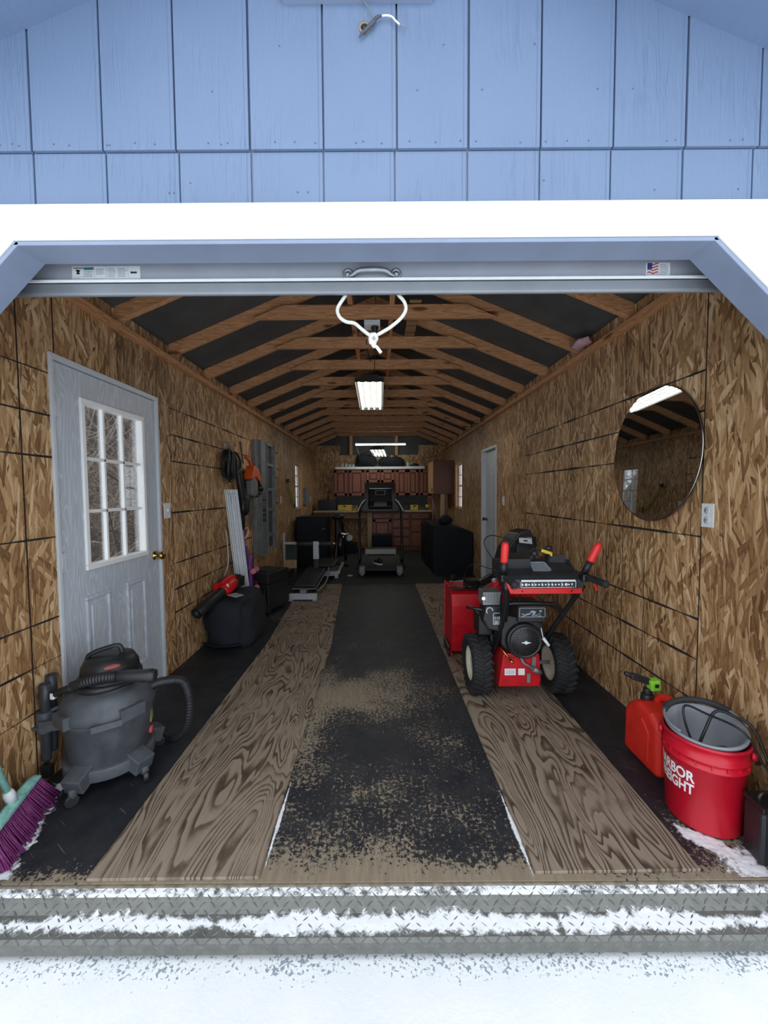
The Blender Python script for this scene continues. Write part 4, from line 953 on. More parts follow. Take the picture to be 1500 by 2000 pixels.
m.tube([(-.105,1.418,2.125), (-.112,1.42,2.10), (-.143,1.42,2.052), (-.138,1.42,2.022), (-.115,1.42,2.004), (-.085,1.42,1.998), (-.06,1.42,1.978), (-.03,1.42,1.955), (-.018,1.417,1.949)], .0062, 10)
m.tube([(.062,1.418,2.125), (.067,1.42,2.10), (.090,1.42,2.072), (.096,1.42,2.044), (.078,1.42,2.014), (.04,1.42,1.983), (0,1.42,1.96), (-.015,1.424,1.952), (-.02,1.428,1.945)], .0062, 10); m.build('rope_loop', ROPE, t)
m = M(); k = Vector((-.019,1.42,1.947))
m.tube([k+Vector(p) for p in ((-.01,0,.012),(.006,-.008,.009),(.012,0,-.004),(.0,.008,-.012),(-.012,0,-.006),(-.004,-.009,.006),(.008,-.004,.012))], .006, 8)
m.tube([k+Vector(p) for p in ((-.006,-.006,-.006),(-.01,-.008,-.018),(0,-.008,-.024),(.006,0,-.016),(.0,.004,-.008))], .0058, 8); m.build('knot', ROPE, t)
M().tube([k+Vector((-.004,-.004,-.012)), k+Vector((.0,-.006,-.03)), (-.008,1.414,1.914), (.008,1.414,1.893)], .006, 10).build('rope_tail', ROPE, t)
t = thing('gable_vent', 'blue painted louvred vent frame above the cable hole, at the top edge', 'vent', (-.05,1.25,2.87))
m = M(); m.box(-.28,.168,1.235,1.258,2.868,2.90); m.box(-.28,-.245,1.235,1.258,2.90,3.06); m.box(.133,.168,1.235,1.258,2.90,3.06)
for i in range(4): m.cbox((-.056,1.249,2.925+.035*i), (.38,.016,.03), Matrix.Rotation(-.5,3,'X'))
m.build('vent_frame', BLUE, t, bev=.002)
t = thing('cable_stub', 'stub of grey electrical cable with stripped white wire poking from a hole in the siding', 'cable', (-.036,1.254,2.815))
M().lathe([(.017,.0),(.018,.003),(.012,.004),(.011,.0005)], (-.036,1.2568,2.80), (0,-1,0), 16).build('hole_rim', plain('torn wood fibre', (.28,.23,.16), .9), t)
M().lathe([(.0115,.0),(.001,.0005)], (-.036,1.2545,2.799), (0,-1,0), 16).build('hole', LABK, t)
m = M(); m.tube([(-.051,1.247,2.763), (-.046,1.246,2.771), (-.034,1.246,2.781), (-.02,1.245,2.794), (-.008,1.245,2.804), (-.003,1.245,2.813), (.006,1.245,2.819), (.017,1.245,2.822)], .0052, 8, rf=lambda q: .0022+.0034*math.sin(q*PI)); m.build('cable_sheath', plain('grey cable', (.07,.075,.10), .5), t)
M().tube([(.016,1.245,2.821), (.032,1.245,2.822), (.046,1.245,2.818), (.058,1.245,2.806), (.069,1.245,2.796)], .0026, 8).build('white_wire', LABW, t)
M().tube([(.068,1.245,2.797), (.078,1.245,2.792), (.090,1.245,2.787)], .0015, 6).build('bare_end', MGREY, t)
M().tube([(-.043,1.247,2.868), (-.03,1.246,2.855), (-.02,1.246,2.838), (-.009,1.246,2.814)], .0015, 6).build('ground_wire', MGREY, t)
# ================================================================== LIGHTS AND CEILING
def shop_light(label, x0, x1, y0, z0, y1, z1, tube_m, skew=0., hang=.2):
    t = thing('hanging_shop_light', label, 'ceiling light', ((x0+x1)/2, y0, z0))
    a = Vector(((x0+x1)/2, y0, z0)); b = Vector(((x0+x1)/2+skew, y1, z1)); w = x1-x0; L_ = (b-a).length; d = (b-a).normalized(); up = Vector((0,-d.z,d.y))
    m = M(); m.beam(a+up*.035, b+up*.035, w*.62, .045); m.beam(a+up*.008, b+up*.008, w, .010); m.beam(a-d*.004, a, w, .05); m.beam(b, b+d*.004, w, .05)
    for s in (-1, 1): m.beam(a+Vector((s*w*.5,0,0))-up*.014, b+Vector((s*w*.5,0,0))-up*.014, .006, .03)
    m.build('housing', plain('fixture grey green', (.028,.034,.03), .5), t)
    m = M()
    for i in range(3): m.prism([(-.022,0),(.022,0),(0,-.022)], a+Vector(((i-1)*w*.25,0,0))+up*.003, (1,0,0), up, -L_)
    m.build('reflector', plain('aged reflector', (.035,.033,.026), .6), t)
    for i in range(4):
        o = Vector(((i-1.5)*w*.245, 0, 0))
        M().cyl(a+o+d*.03-up*.014, b+o-d*.03-up*.014, .0115, seg=12).build('tube', tube_m, t)
    for e, s in ((a+d*.15, 1), (b-d*.15, -1)):
        m = M(); m.tube([e+up*.05+Vector((-.06,0,0)), e+Vector((0,0,.05+hang*.5)), e+up*.05+Vector((.06,0,0))], .0025, 5, n=1); m.tube([e+Vector((0,0,.05+hang*.5)), e+Vector((0,0,.05+hang))], .003, 5, n=1); m.build('chain', MGREY, t)
    return t
shop_light('lit four-tube fluorescent fixture hanging nearest the doorway, below the knotted rope', -.27, .055, 4.47, 2.665, 5.64, 2.60, TUBE)
shop_light('small-looking lit four-tube fixture far back, hung low over the black bags', -.20, .10, 8.3, 2.33, 9.2, 2.27, TUBEF, .08, .55)
t = thing('strip_light', 'long thin lit tube light hung crosswise in front of the back gable', 'ceiling light', (.02,9.25,2.5))
M().box(-.56,.61,9.22,9.28,2.545,2.575).build('housing', WHT2, t, bev=.004)
M().cyl((-.555,9.25,2.53), (.605,9.25,2.53), .016, seg=12).build('tube', TUBEF, t)
M().tube([(-.5,9.25,2.57),(-.45,9.2,2.75)], .003, 5, n=1).build('chain', MGREY, t); M().tube([(.05,9.25,2.57),(.06,9.2,2.83)], .003, 5, n=1).build('chain', MGREY, t)
M().tube([(-.54,9.24,2.53),(-.52,9.22,2.42),(-.46,9.2,2.28)], .004, 6).build('cord', LABW, t)
t = thing('junction_box', 'small white electrical box under the first visible collar tie, behind the rope loop', 'electrical box', (-.05,3.14,2.72))
M().box(-.112,.012,3.10,3.22,2.70,2.735).build('box_cover', LABW, t, bev=.004); M().lathe([(.03,0),(.03,.012),(.018,.03),(.016,.05),(.001,.055)], (-.03,3.15,2.70), (0,0,-1), 16).build('bulb_socket', BLK, t)
t = thing('ceiling_cable', 'dark cables looping over the collar ties above the nearest tube fixture', 'cable', (-.1,3.75,2.85))
m = M(); m.tube([(-.22,3.74,2.87),(-.21,3.738,2.80),(-.195,3.735,2.74)], .0045, 6); m.tube([(-.15,3.73,2.87),(-.12,3.73,2.84),(-.11,3.735,2.76),(-.09,3.9,2.70),(-.08,4.2,2.78)], .0045, 6); m.tube([(-.03,3.15,2.72),(-.03,3.4,2.75),(-.04,3.85,2.70),(-.05,4.3,2.72),(-.08,4.6,2.71)], .004, 6); m.build('cable_run', BLK, t)
tag(M().blob((1.50,2.98,2.50), (.05,.13,.03), 2, 20, 12, .03, 14).build('insulation_tuft', plain('pink insulation', (.55,.33,.36), .95, var=.3)), 'tuft of pink insulation showing at the eave above the oval mirror wall', 'insulation')
# ================================================================== RIGHT WALL
t = thing('oval_mirror', 'frameless oval mirror hung on the chipboard wall', 'mirror', (1.588,2.292,1.61))
mc = Vector((1.5895,2.292,1.612)); ry, rz = .372, .384
ring_ = lambda s, x: [Vector((x, mc.y+ry*s*math.cos(a), mc.z+rz*s*math.sin(a))) for a in [2*PI*i/72 for i in range(72)]]
m = M(); m.skin([[m.bm.verts.new(p) for p in ring_(1, 1.5895)], [m.bm.verts.new(p) for p in ring_(1, 1.584)]]); m.build('backing', BLKM, t)
m = M(); f = m.bm.faces.new([m.bm.verts.new(p) for p in ring_(.985, 1.5828)]); m.skin([[m.bm.verts.new(p) for p in ring_(.985, 1.5839)], [m.bm.verts.new(p) for p in ring_(.985, 1.5828)]], False); m.build('mirror_glass', MIR, t)
m = M(); m.skin([[m.bm.verts.new(p) for p in ring_(1.002, 1.5845)], [m.bm.verts.new(p) for p in ring_(1.0, 1.5832)], [m.bm.verts.new(p) for p in ring_(.985, 1.5826)]], False); m.build('bevel_edge', CHROME, t)
mr = Matrix.Translation(mc+Vector((-.012,0,0)))@Vector((-1,0,0)).rotation_difference(Vector((-1,.016,.02))).to_matrix().to_4x4()@Matrix.Translation(-mc)
for o_ in t.children:
    o_.data.transform(Matrix.Translation(-Vector((1.588,2.292,1.61)))@mr@Matrix.Translation(Vector((1.588,2.292,1.61))))
def outlet(name, label, X, s, y, z, w=.072, h=.116, kind='outlet'):
    t = thing(name, label, kind, (X,y,z)); x1 = X+s*.006
    M().box(min(X,x1), max(X,x1), y-w/2, y+w/2, z-h/2, z+h/2).build('cover_plate', LABW, t, bev=.003)
    if kind == 'outlet':
        for dz in (-.024, .024):
            r = M().lathe([(.0165,0),(.0165,.003),(.001,.003)], (x1,y,z+dz), (s,0,0), 18).build('receptacle', WHT2, t)
            m = M()
            for dy in (-.006,.006): m.cbox((x1+s*.0032,y+dy,z+dz+.002), (.001,.0025,.009))
            m.build('slot', BLKM, r)
    else:
        M().cbox((x1+s*.005,y,z+.004), (.014,.01,.022), Matrix.Rotation(.4*s,3,'Y')).build('toggle', LABW, t)
    return t
outlet('wall_outlet', 'white double outlet on the chipboard wall beside the oval mirror', XR, -1, 1.905, 1.281)
outlet('light_switch', 'white switch plate on the chipboard wall between the mirror and the far narrow door', XR, -1, 5.06, 1.29, kind='switch')
outlet('light_switch', 'white toggle switch plate beside the white glazed door', XL, 1, 3.04, 1.276, .09, .118, 'switch')
outlet('wall_outlet', 'white outlet plate past the wall ladder, near the yellow level', XL, 1, 6.55, 1.30)
t = thing('electrical_panel', 'grey electrical panel box just past the far left window', 'electrical panel', (XL,8.67,1.34)); M().box(XL,XL+.05,8.5,8.85,1.15,1.53).build('panel_box', MGREY, t, bev=.004); M().box(XL+.05,XL+.055,8.53,8.82,1.18,1.50).build('panel_door', MGREY, t)
outlet('wall_outlet', 'dark outlet plate between the grey electrical panel and the back corner', XL, 1, 9.35, 1.28)
# ================================================================== LEFT WALL: BAG, BLOWER, CHEST
t = thing('covered_bag', 'bulky dark navy cloth cover slumped by the wall past the white door', 'covered equipment', (-1.42,3.80,0))
m = M().blob((-1.405,3.80,.20), (.228,.30,.255), 4.6, 72, 40, .05, 4.5, zmin=.002, seed=3); cv = m.build('cloth_cover', NAVY, t)
for v in cv.data.vertices:
    w = v.co.copy(); 
    if w.z > .2: v.co.x -= max(0, .0); v.co.z -= .05*max(0, -(w.y))*2
    v.co += v.normal*(.007*math.sin(w.x*34+w.z*20+5*noise.noise(w*5))+.02*noise.noise(w*11)) if hasattr(v, 'normal') else Vector()
m = M(); m.tube([(-1.60,3.50,.06),(-1.52,3.485,.035),(-1.42,3.485,.03),(-1.30,3.50,.035),(-1.22,3.56,.04)], .012, 6); m.build('drawstring_hem', NAVYB, t)
t = thing('leaf_blower', 'red leaf blower with black tube lying on the dark cloth cover', 'leaf blower', (-1.5,3.7,.45))
a, b = Vector((-1.578,3.33,.375)), Vector((-1.47,3.72,.505)); d_ = (b-a).normalized()
m = M().lathe([(.03,.06),(.046,.0),(.05,.004),(.049,.2),(.047,.40),(.05,.42)], a, d_, 24, cap=False); m.lathe([(.04,.30),(.042,.0)], a, d_, 24, cap=False); m.build('blower_tube', BLK, t)
m = M(); m.lathe([(.052,.36),(.066,.40),(.068,.47),(.058,.53),(.03,.58),(.001,.59)], a, d_, 24); m.tube([b+Vector((-.03,-.04,.05)), b+Vector((0,.06,.085)), b+Vector((.035,.16,.075)), b+Vector((.05,.2,.04))], .024, 10); m.cbox(b+Vector((-.055,-.01,.03)), (.05,.15,.06), Matrix.Rotation(-.27,3,'Z')); m.build('motor_body', REDP, t, bev=.006)
m = M(); m.tube([b+Vector((-.06,-.05,.075)), b+Vector((-.01,.06,.10)), b+Vector((.06,.17,.09)), b+Vector((.075,.21,.05))], .012, 8); m.cbox(b+Vector((.055,.17,.03)), (.08,.10,.10), Matrix.Rotation(-.27,3,'Z')); m.build('battery_grip', BLK, t, bev=.012)
m = M(); m.cbox(b+Vector((.03,-.055,.042)), (.012,.004,.03), Matrix.Rotation(.5,3,'Y')); m.cbox(b+Vector((.04,-.053,.035)), (.01,.004,.022), Matrix.Rotation(-.3,3,'Y')); m.build('maker_mark', LABW, t)
tag(M().cbox((-1.36,3.66,.452), (.10,.10,.012), Matrix.Rotation(.1,3,'Y')@Matrix.Rotation(-.4,3,'Z')).build('paper_manual', plain('crumpled pale paper', (.33,.33,.31), .8, var=.3, fq=40), bev=.003), 'pale folded paper under the leaf blower on the dark cloth cover', 'paper')
t = thing('tool_chest', 'black plastic rolling tool chest between the dark cloth cover and the exercise bench', 'tool chest', (-1.284,4.464,0), math.radians(-18))
m = M().box(-.325,0,0,.42,.05,.36); m.cbox((-.16,-.008,.2), (.24,.02,.2)); m.build('chest_body', BLK, t, world=False, bev=.018, segs=3)
m = M().box(-.332,.008,-.008,.428,.365,.49); m.cbox((-.16,.2,.495), (.22,.28,.02)); m.build('chest_lid', BLK, t, world=False, bev=.03, segs=3)
M().cbox((-.16,-.014,.365), (.06,.02,.07)).build('latch', DGREY, t, world=False, bev=.006)
for x in (-.29, -.035):
    for y in (.05,.37): M().cyl((x-.02,y,.035), (x+.02,y,.035), .034, seg=18).build('wheel', RUB, t, world=False)
# unlit strip light leaning
t = thing('leaning_light_fixture', 'unlit white ridged light fixture leaning upright against the wall behind the cloth cover', 'light fixture', (-1.5,4.15,0))
Lt, Rt, Lb, Rb = Vector((-1.63,4.135,1.447)), Vector((-1.508,4.185,1.447)), Vector((-1.50,4.165,.003)), Vector((-1.375,4.215,.003))
pr = [(0,0),(.06,.0),(.10,.022),(.22,.022),(.27,.006),(.36,.006),(.40,.026),(.60,.026),(.64,.006),(.73,.006),(.78,.022),(.90,.022),(.94,0),(1,0),(1,-.012),(0,-.012)]
wdir = (Rt-Lt).normalized(); nrm = wdir.cross((Lb-Lt).normalized()).normalized(); nrm = nrm if nrm.y < 0 else -nrm
m = M(); ra = [m.bm.verts.new(Lt.lerp(Rt, u)+nrm*h) for u, h in pr]; rb = [m.bm.verts.new(Lb.lerp(Rb, u)+nrm*h) for u, h in pr]
for i in range(len(pr)): m.bm.faces.new((ra[i], ra[(i+1) % len(pr)], rb[(i+1) % len(pr)], rb[i]))
m.bm.faces.new(ra); m.bm.faces.new(rb[::-1]); m.build('reflector_pan', plain('white enamel', (.62,.65,.7), .4, var=.06, fq=30), t)
m = M()
for u, f_ in ((.3,.03),(.42,.03),(.58,.03),(.7,.03),(.5,.035),(.5,.3),(.5,.42),(.5,.62),(.35,.5)): 
    p = Lt.lerp(Rt,u).lerp(Lb.lerp(Rb,u), f_)+nrm*.0265; m.cyl(p-nrm*.001, p+nrm*.0012, .005, seg=8)
m.tube([Lt.lerp(Rt,.45).lerp(Lb.lerp(Rb,.45),.04)+nrm*.028, Lt.lerp(Rt,.42).lerp(Lb.lerp(Rb,.42),.1)+nrm*.028], .002, 5, n=1)
m.build('mounting_holes', MGREY, t)
tag(M().tube([(-1.632,4.16,1.02),(-1.625,4.17,.92),(-1.628,4.19,.80),(-1.618,4.17,.70),(-1.622,4.15,.62),(-1.632,4.1,.55),(-1.63,4.12,.4)], .005, 6).build('white_cord', LABW), 'thin white cord hanging down the wall beside the leaning ridged fixture', 'cord')
t = thing('skateboard', 'purple skateboard with pink wheels standing on end behind the ridged fixture', 'skateboard', (-1.42,4.40,.2))
m = M(); n_ = 14; m.skin([[m.bm.verts.new((-1.452+dx+.03*max(0,abs(i/n_*2-1)-.75), 4.38+s*.062*math.sqrt(max(.05,1-max(0,abs(i/n_*2-1)-.7)**2*10)), .16+.56*i/n_)) for dx, s in ((0,-1),(.012,-1),(.012,1),(0,1))] for i in range(n_+1)], mi=0); m.build('deck', VIOL, t)
for z in (.34,.545):
    tr = M().cbox((-1.425,4.38,z), (.04,.03,.03)).cyl((-1.405,4.315,z), (-1.405,4.445,z), .007).build('truck', VIOL, t)
    for y in (4.325,4.435): M().cyl((-1.405,y-.02,z), (-1.405,y+.02,z), .03, seg=18).build('wheel', PINK, t, bev=.006)
t = thing('snow_shovel', 'upright shovel with pale pink D grip by the wall ladder', 'shovel', (-1.58,4.62,0))
m = M(); m.tube([(-1.585,4.55,.995),(-1.585,4.64,1.0),(-1.583,4.70,.985),(-1.583,4.70,.94),(-1.585,4.63,.885),(-1.586,4.56,.885)], .015, 8); m.build('grip', plain('pale pink plastic', (.75,.36,.3), .4), t)
M().tube([(-1.59,4.56,.99),(-1.588,4.56,.89),(-1.58,4.555,.75),(-1.578,4.555,.62)], .014, 8).build('shaft', plain('violet shaft', (.35,.2,.42), .4), t)
M().cbox((-1.575,4.56,.66), (.02,.20,.26), Matrix.Rotation(-.05,3,'Y')).build('blade', VIOL, t, bev=.008)
# hanging tools
t = thing('cord_bundle', 'tangled coil of black cord hanging from a hook left of the orange chainsaw', 'cord', (-1.58,4.2,1.85))
m = M(); random.seed(21)
for i in range(13):
    y = 4.12+random.uniform(-.05,.22); w = random.uniform(.04,.11); zt = 1.84+random.uniform(-.02,.03); zb = random.uniform(1.50,1.66); x = -1.60+random.uniform(-.02,.05)
    m.tube([(x,y,zt),(x+.02,y+w,zt-.08),(x+.02,y+w*.9,zb+.06),(x,y,zb),(x+.01,y-w*.9,zb+.07),(x+.02,y-w,zt-.09)], random.uniform(.007,.014), 6, closed=True, n=5)
m.build('cord_loops', BLK, t)
M().tube([(-1.64,4.12,1.93),(-1.60,4.12,1.935),(-1.57,4.13,1.90),(-1.59,4.14,1.86)], .006, 6).tube([(-1.64,4.2,1.95),(-1.60,4.2,1.94),(-1.575,4.21,1.9),(-1.59,4.2,1.86)], .006, 6).build('hook', MGREY, t)
t = thing('hedge_trimmer', 'long black tool hanging between the black cord and the orange chainsaw', 'trimmer', (-1.57,4.5,1.4))
m = M(); m.tube([(-1.60,4.38,1.80),(-1.585,4.42,1.66),(-1.575,4.48,1.45),(-1.57,4.55,1.25)], .03, 8, rf=lambda q: .022+.03*q); m.blob((-1.57,4.57,1.28), (.05,.10,.14), 2.4, 20, 12, .02, 9); m.build('tool_body', BLK, t)
m = M(); m.prism([(4.47,1.25),(4.60,1.22),(4.585,1.06),(4.55,1.0),(4.52,1.03)], (-1.585,0,0), (0,1,0), (0,0,1), .014); m.build('scabbard', BLKM, t, bev=.004); M().tube([(-1.57,4.5,1.2),(-1.57,4.46,1.08),(-1.57,4.5,1.0),(-1.57,4.56,1.02)], .014, 8).build('loop_handle', BLK, t)
t = thing('chainsaw', 'orange and grey chainsaw hanging bar down on the wall beside the ladder', 'chainsaw', (-1.57,4.85,1.55))
m = M(); m.prism([(4.66,1.62),(4.76,1.74),(4.92,1.72),(5.02,1.60),(5.03,1.50),(4.95,1.56),(4.82,1.61),(4.68,1.57)], (-1.60,0,0), (0,1,0), (0,0,1), .10); m.tube([(-1.56,4.60,1.83),(-1.55,4.70,1.80),(-1.54,4.76,1.73)], .02, 8); m.build('saw_housing', ORNG, t, bev=.02, segs=3)
m = M(); m.prism([(4.67,1.56),(4.82,1.60),(4.90,1.55),(4.90,1.42),(4.80,1.36),(4.70,1.38)], (-1.59,0,0), (0,1,0), (0,0,1), .085); m.build('engine_case', plain('saw grey plastic', (.15,.16,.17), .5), t, bev=.018)
m = M(); m.prism([(4.70,1.42),(4.80,1.42),(4.815,1.02),(4.79,.965),(4.75,.96),(4.72,1.0)], (-1.575,0,0), (0,1,0), (0,0,1), .012); m.build('guide_bar', plain('guide bar steel', (.14,.15,.14), .5, .4), t, bev=.003)
m = M(); m.tube([(-1.53,4.92,1.60),(-1.51,5.0,1.50),(-1.52,5.08,1.44),(-1.54,5.0,1.38),(-1.54,4.85,1.38)], .018, 8); m.blob((-1.53,5.05,1.47), (.04,.09,.035), 2.2, 16, 10); m.build('rear_handle', BLK, t); M().cbox((-1.515,5.0,1.545), (.03,.05,.025), Matrix.Rotation(-.6,3,'X')).build('saw_label', LABW, t)
tag(M().tube([(-1.635,4.66,2.02),(-1.63,4.69,1.88),(-1.625,4.72,1.76)], .008, 6).build('hanging_strap', DGREY), 'thin dark strap hanging on the wall just above the orange chainsaw', 'strap')
t = thing('wall_ladder', 'grey aluminium folding ladder hung upright on the chipboard wall', 'ladder', (-1.61,5.5,1.3))
def rail(y0, y1, z0, z1, x1, nm='rail'):
    m = M(); m.box(XL+.004, x1, y0, y1, z0, z1); m.box(x1, x1+.012, y0, y0+.012, z0, z1); m.box(x1, x1+.012, y1-.012, y1, z0, z1); return m.build(nm, LADD, t, bev=.003)
rail(5.08,5.20,.60,2.10,-1.60); w2 = rail(5.27,5.55,.56,2.12,-1.585); rail(5.97,6.04,.58,2.14,-1.60)
for z in (2.11,1.82,1.46,1.17,.80): M().box(XL+.01,-1.60,5.55,5.97,z-.022,z+.022).build('rung', LADD, t, bev=.004)
M().box(XL+.004,XL+.01,5.20,5.27,.6,2.1).build('back_strip', BLKM, t); M().box(XL+.004,XL+.012,5.55,5.97,.62,2.1).build('web_panel', plain('dark grey panel', (.06,.065,.07), .6), t)  # web panel is an even dark grey sheet behind the rungs
m = M(); random.seed(2); z = 1.02
for g_ in ('F','A','I','C','I','L'):
    for k in range(2): m.box(-1.5848,-1.5838,5.31,5.51,z+.028*k*1.3,z+.028*k*1.3+.014)
    m.box(-1.5848,-1.5838,5.31+random.choice((0,.16)),5.35+.12,z+.01,z+.034); z += .068
m.build('stencil_letters', LABK, w2)
t = thing('spirit_level', 'yellowish bar hanging aslant on the wall just before the far left window', 'level', (-1.63,7.2,1.4))
M().beam((-1.625,7.02,1.60), (-1.615,7.36,1.21), .03, .055, (1,0,0)).build('level_bar', plain('dull yellow paint', (.38,.3,.1), .5), t, bev=.003); M().cbox((-1.62,7.0,1.63), (.04,.07,.06)).tube([(-1.62,7.36,1.24),(-1.6,7.42,1.22),(-1.62,7.44,1.13)], .012, 6).build('hanger', BLK, t)
# ================================================================== GYM
t = thing('exercise_bench', 'low black exercise bench with silver feet in front of the tall black cabinet', 'exercise bench', (-1.0,5.6,0))
SIL = plain('silver powder coat', (.5,.52,.56), .4, .2, .08)
f1 = M().box(-1.185,-.82,5.03,5.09,.03,.105).build('front_foot', SIL, t, bev=.006)
for x in (-1.16,-.85): M().cbox((x,5.055,.0225), (.055,.075,.018)).build('foot_pad', LABG, f1, bev=.004)
M().box(-1.045,-.965,5.06,6.1,.105,.15).build('spine', MGREY, t, bev=.004)
m = M().beam((-1.0,5.13,.185), (-.98,6.12,.245), .30, .05); m.build('bench_pad', BLK, t, bev=.02, segs=3)
M().beam((-1.0,5.13,.148), (-.98,6.12,.208), .31, .012).build('pad_board', MGREY, t)
m = M().beam((-.88,6.02,.285), (-.84,6.5,.31), .34, .05); m.build('seat_pad', BLK, t, bev=.02, segs=3)
M().box(-1.022,-.937,5.97,6.01,.40,.67).build('upright_face', SIL, t, bev=.004); M().box(-1.012,-.947,5.98,6.03,.25,.40).build('upright_base', DGREY, t)
M().cyl((-1.26,6.0,.63), (-1.04,6.0,.63), .028).build('roller_pad', DGREY, t); M().cyl((-.92,6.0,.63), (-.73,6.0,.63), .03).build('roller_pad', DGREY, t)
m = M(); m.cyl((-1.30,6.0,.63), (-.68,6.0,.63), .009); m.cyl((-.725,6.0,.632), (-.69,6.0,.632), .02); m.cyl((-1.31,6.0,.63), (-1.28,6.0,.63), .018); m.build('roller_bar', CHROME, t)
f2 = M().box(-.955,-.69,6.40,6.46,.045,.125).build('rear_foot', SIL, t, bev=.006); M().cbox((-.72,6.43,.028), (.06,.08,.034)).build('foot_pad', LABG, f2, bev=.004)
M().beam((-.685,6.46,.10), (-.69,7.2,.11), .035, .06).build('side_rail', SIL, t, bev=.004); M().beam((-.82,6.46,.09), (-.81,7.1,.09), .16, .02).build('slide_board', plain('brown board', (.09,.065,.045), .6), t)
m = M(); m.tube([(-.86,5.3,.08),(-.80,5.6,.10),(-.78,5.9,.2),(-.82,6.1,.3)], .012, 8); m.build('cable', MGREY, t)
t = thing('weight_stand', 'thin silver stand with crossbar between the tool chest and tall black cabinet', 'stand', (-1.5,6.3,0))
M().box(-1.53,-1.51,6.2,6.24,.35,.78).build('post', SIL, t); M().box(-1.51,-1.33,6.2,6.24,.60,.635).build('crossbar', SIL, t); M().box(-1.53,-1.33,6.2,6.24,.22,.35).build('lower_bar', PALE, t); m = M(); m.box(-1.53,-1.49,6.2,6.24,.011,.22); m.box(-1.37,-1.33,6.2,6.24,.011,.22); m.build('leg', DGREY, t)
M().box(-1.50,-1.33,6.25,6.28,.35,.60).build('back_panel', plain('dark green panel', (.02,.035,.03), .6), t)
t = thing('black_cabinet', 'tall dark blue-black cabinet by the left wall behind the exercise bench', 'cabinet', (-1.25,7.55,0))
M().box(-1.56,-.985,7.30,7.85,.012,.965).build('cabinet_body', NAVYB, t, bev=.01); M().box(-1.54,-1.005,7.28,7.30,.05,.945).build('door', NAVYB, t, bev=.006); M().box(-1.07,-1.02,7.274,7.281,.74,.752).build('badge', MGREY, t)
t = thing('exercise_machine', 'black exercise machine with a chrome pedal crowded against the tall black cabinet', 'exercise machine', (-.75,7.6,0))
m = M(); m.tube([(-.85,7.35,.05),(-.82,7.45,.5),(-.83,7.6,.92)], .04, 8); m.tube([(-.70,7.95,.05),(-.72,7.8,.5),(-.76,7.7,.9)], .035, 8); m.tube([(-.93,7.4,.05),(-.6,7.4,.05)], .03, 8, n=1); m.build('frame', BLKM, t)
M().cyl((-.80,7.6,.42), (-.72,7.6,.42), .24, seg=32).build('flywheel', BLKM, t, bev=.01); M().blob((-.82,7.62,.95), (.13,.12,.05), 2.5, 20, 10).build('seat', BLK, t); M().cbox((-.69,7.42,.64), (.09,.05,.02), Matrix.Rotation(.3,3,'Y')).build('pedal', CHROME, t); M().tube([(-.70,7.55,.45),(-.70,7.48,.60)], .012, 8, n=1).build('crank', CHROME, t)
# treadmill
t = thing('treadmill', 'black treadmill with raised console standing in the middle of the back gym area', 'treadmill', (.01,7.2,0))
M().box(-.27,.29,6.52,8.05,.10,.135).build('belt', plain('treadmill belt', (.016,.018,.02), .6), t, bev=.01)
for s in (-1, 1):
    x = .01+s*.315; r_ = M().box(x-.045,x+.045,6.62,8.1,.07,.16).build('side_rail', DGREY, t, bev=.01)
    M().box(x-.05,x+.05,6.52,6.68,.05,.165).build('rail_end_cap', MGREY, r_, bev=.012); M().cyl((x-.03,6.58,.04),(x+.03,6.58,.04), .03, seg=16).build('foot', LABG, r_)
m = M().prism([(7.95,.10),(8.5,.10),(8.45,.2),(8.2,.27),(8.02,.255),(7.95,.17)], (-.33,0,0), (0,1,0), (0,0,1), .68); hd_ = m.build('motor_hood', DGREY, t, bev=.02); M().prism([(7.945,.165),(8.015,.255),(8.02,.25),(7.955,.16)], (-.30,0,0), (0,1,0), (0,0,1), .62).build('hood_stripe', plain('pale grey plastic', (.36,.38,.36), .5), hd_)
for s in (-1, 1):
    x = .01+s*.415; M().tube([(x,7.62,.05),(x,7.70,.5),(x-s*.005,7.80,1.06)], .024, 10, n=4).build('upright', BLKM, t); M().box(x-.035,x+.035,7.2,8.45,.012,.06).build('base_rail', BLKM, t, bev=.01)
    M().tube([(x+s*.005,7.30,1.045),(x,7.45,1.08),(x-s*.07,7.72,1.20),(x-s*.11,7.85,1.25)], .028, 10).build('handrail', BLK, t); M().tube([(x+s*.005,7.29,1.068),(x-s*.01,7.45,1.115),(x-s*.07,7.70,1.235)], .011, 8).build('rail_trim', LABW, t)
m = M().prism([(7.70,1.09),(7.62,1.13),(7.72,1.24),(7.83,1.49),(7.90,1.50),(7.95,1.40),(7.90,1.12)], (-.23,0,0), (0,1,0), (0,0,1), .48); cn = m.build('console', BLK, t, bev=.035, segs=4)
m = M().cbox((.01,7.775,1.405), (.20,.02,.10), Matrix.Rotation(-.38,3,'X')); m.build('screen_bezel', MGREY, cn, bev=.006); M().cbox((.01,7.764,1.405), (.16,.012,.07), Matrix.Rotation(-.38,3,'X')).build('screen', BLKM, cn)
M().cbox((.01,7.66,1.185), (.25,.10,.05), Matrix.Rotation(.5,3,'X')).build('control_pad', MGREY, cn, bev=.01)
M().box(-.36,.38,7.56,7.66,1.03,1.10).build('console_tray', BLK, t, bev=.02); M().tube([(-.40,7.60,1.065),(.42,7.60,1.065)], .02, 8, n=1).build('crossbar', DGREY, t)
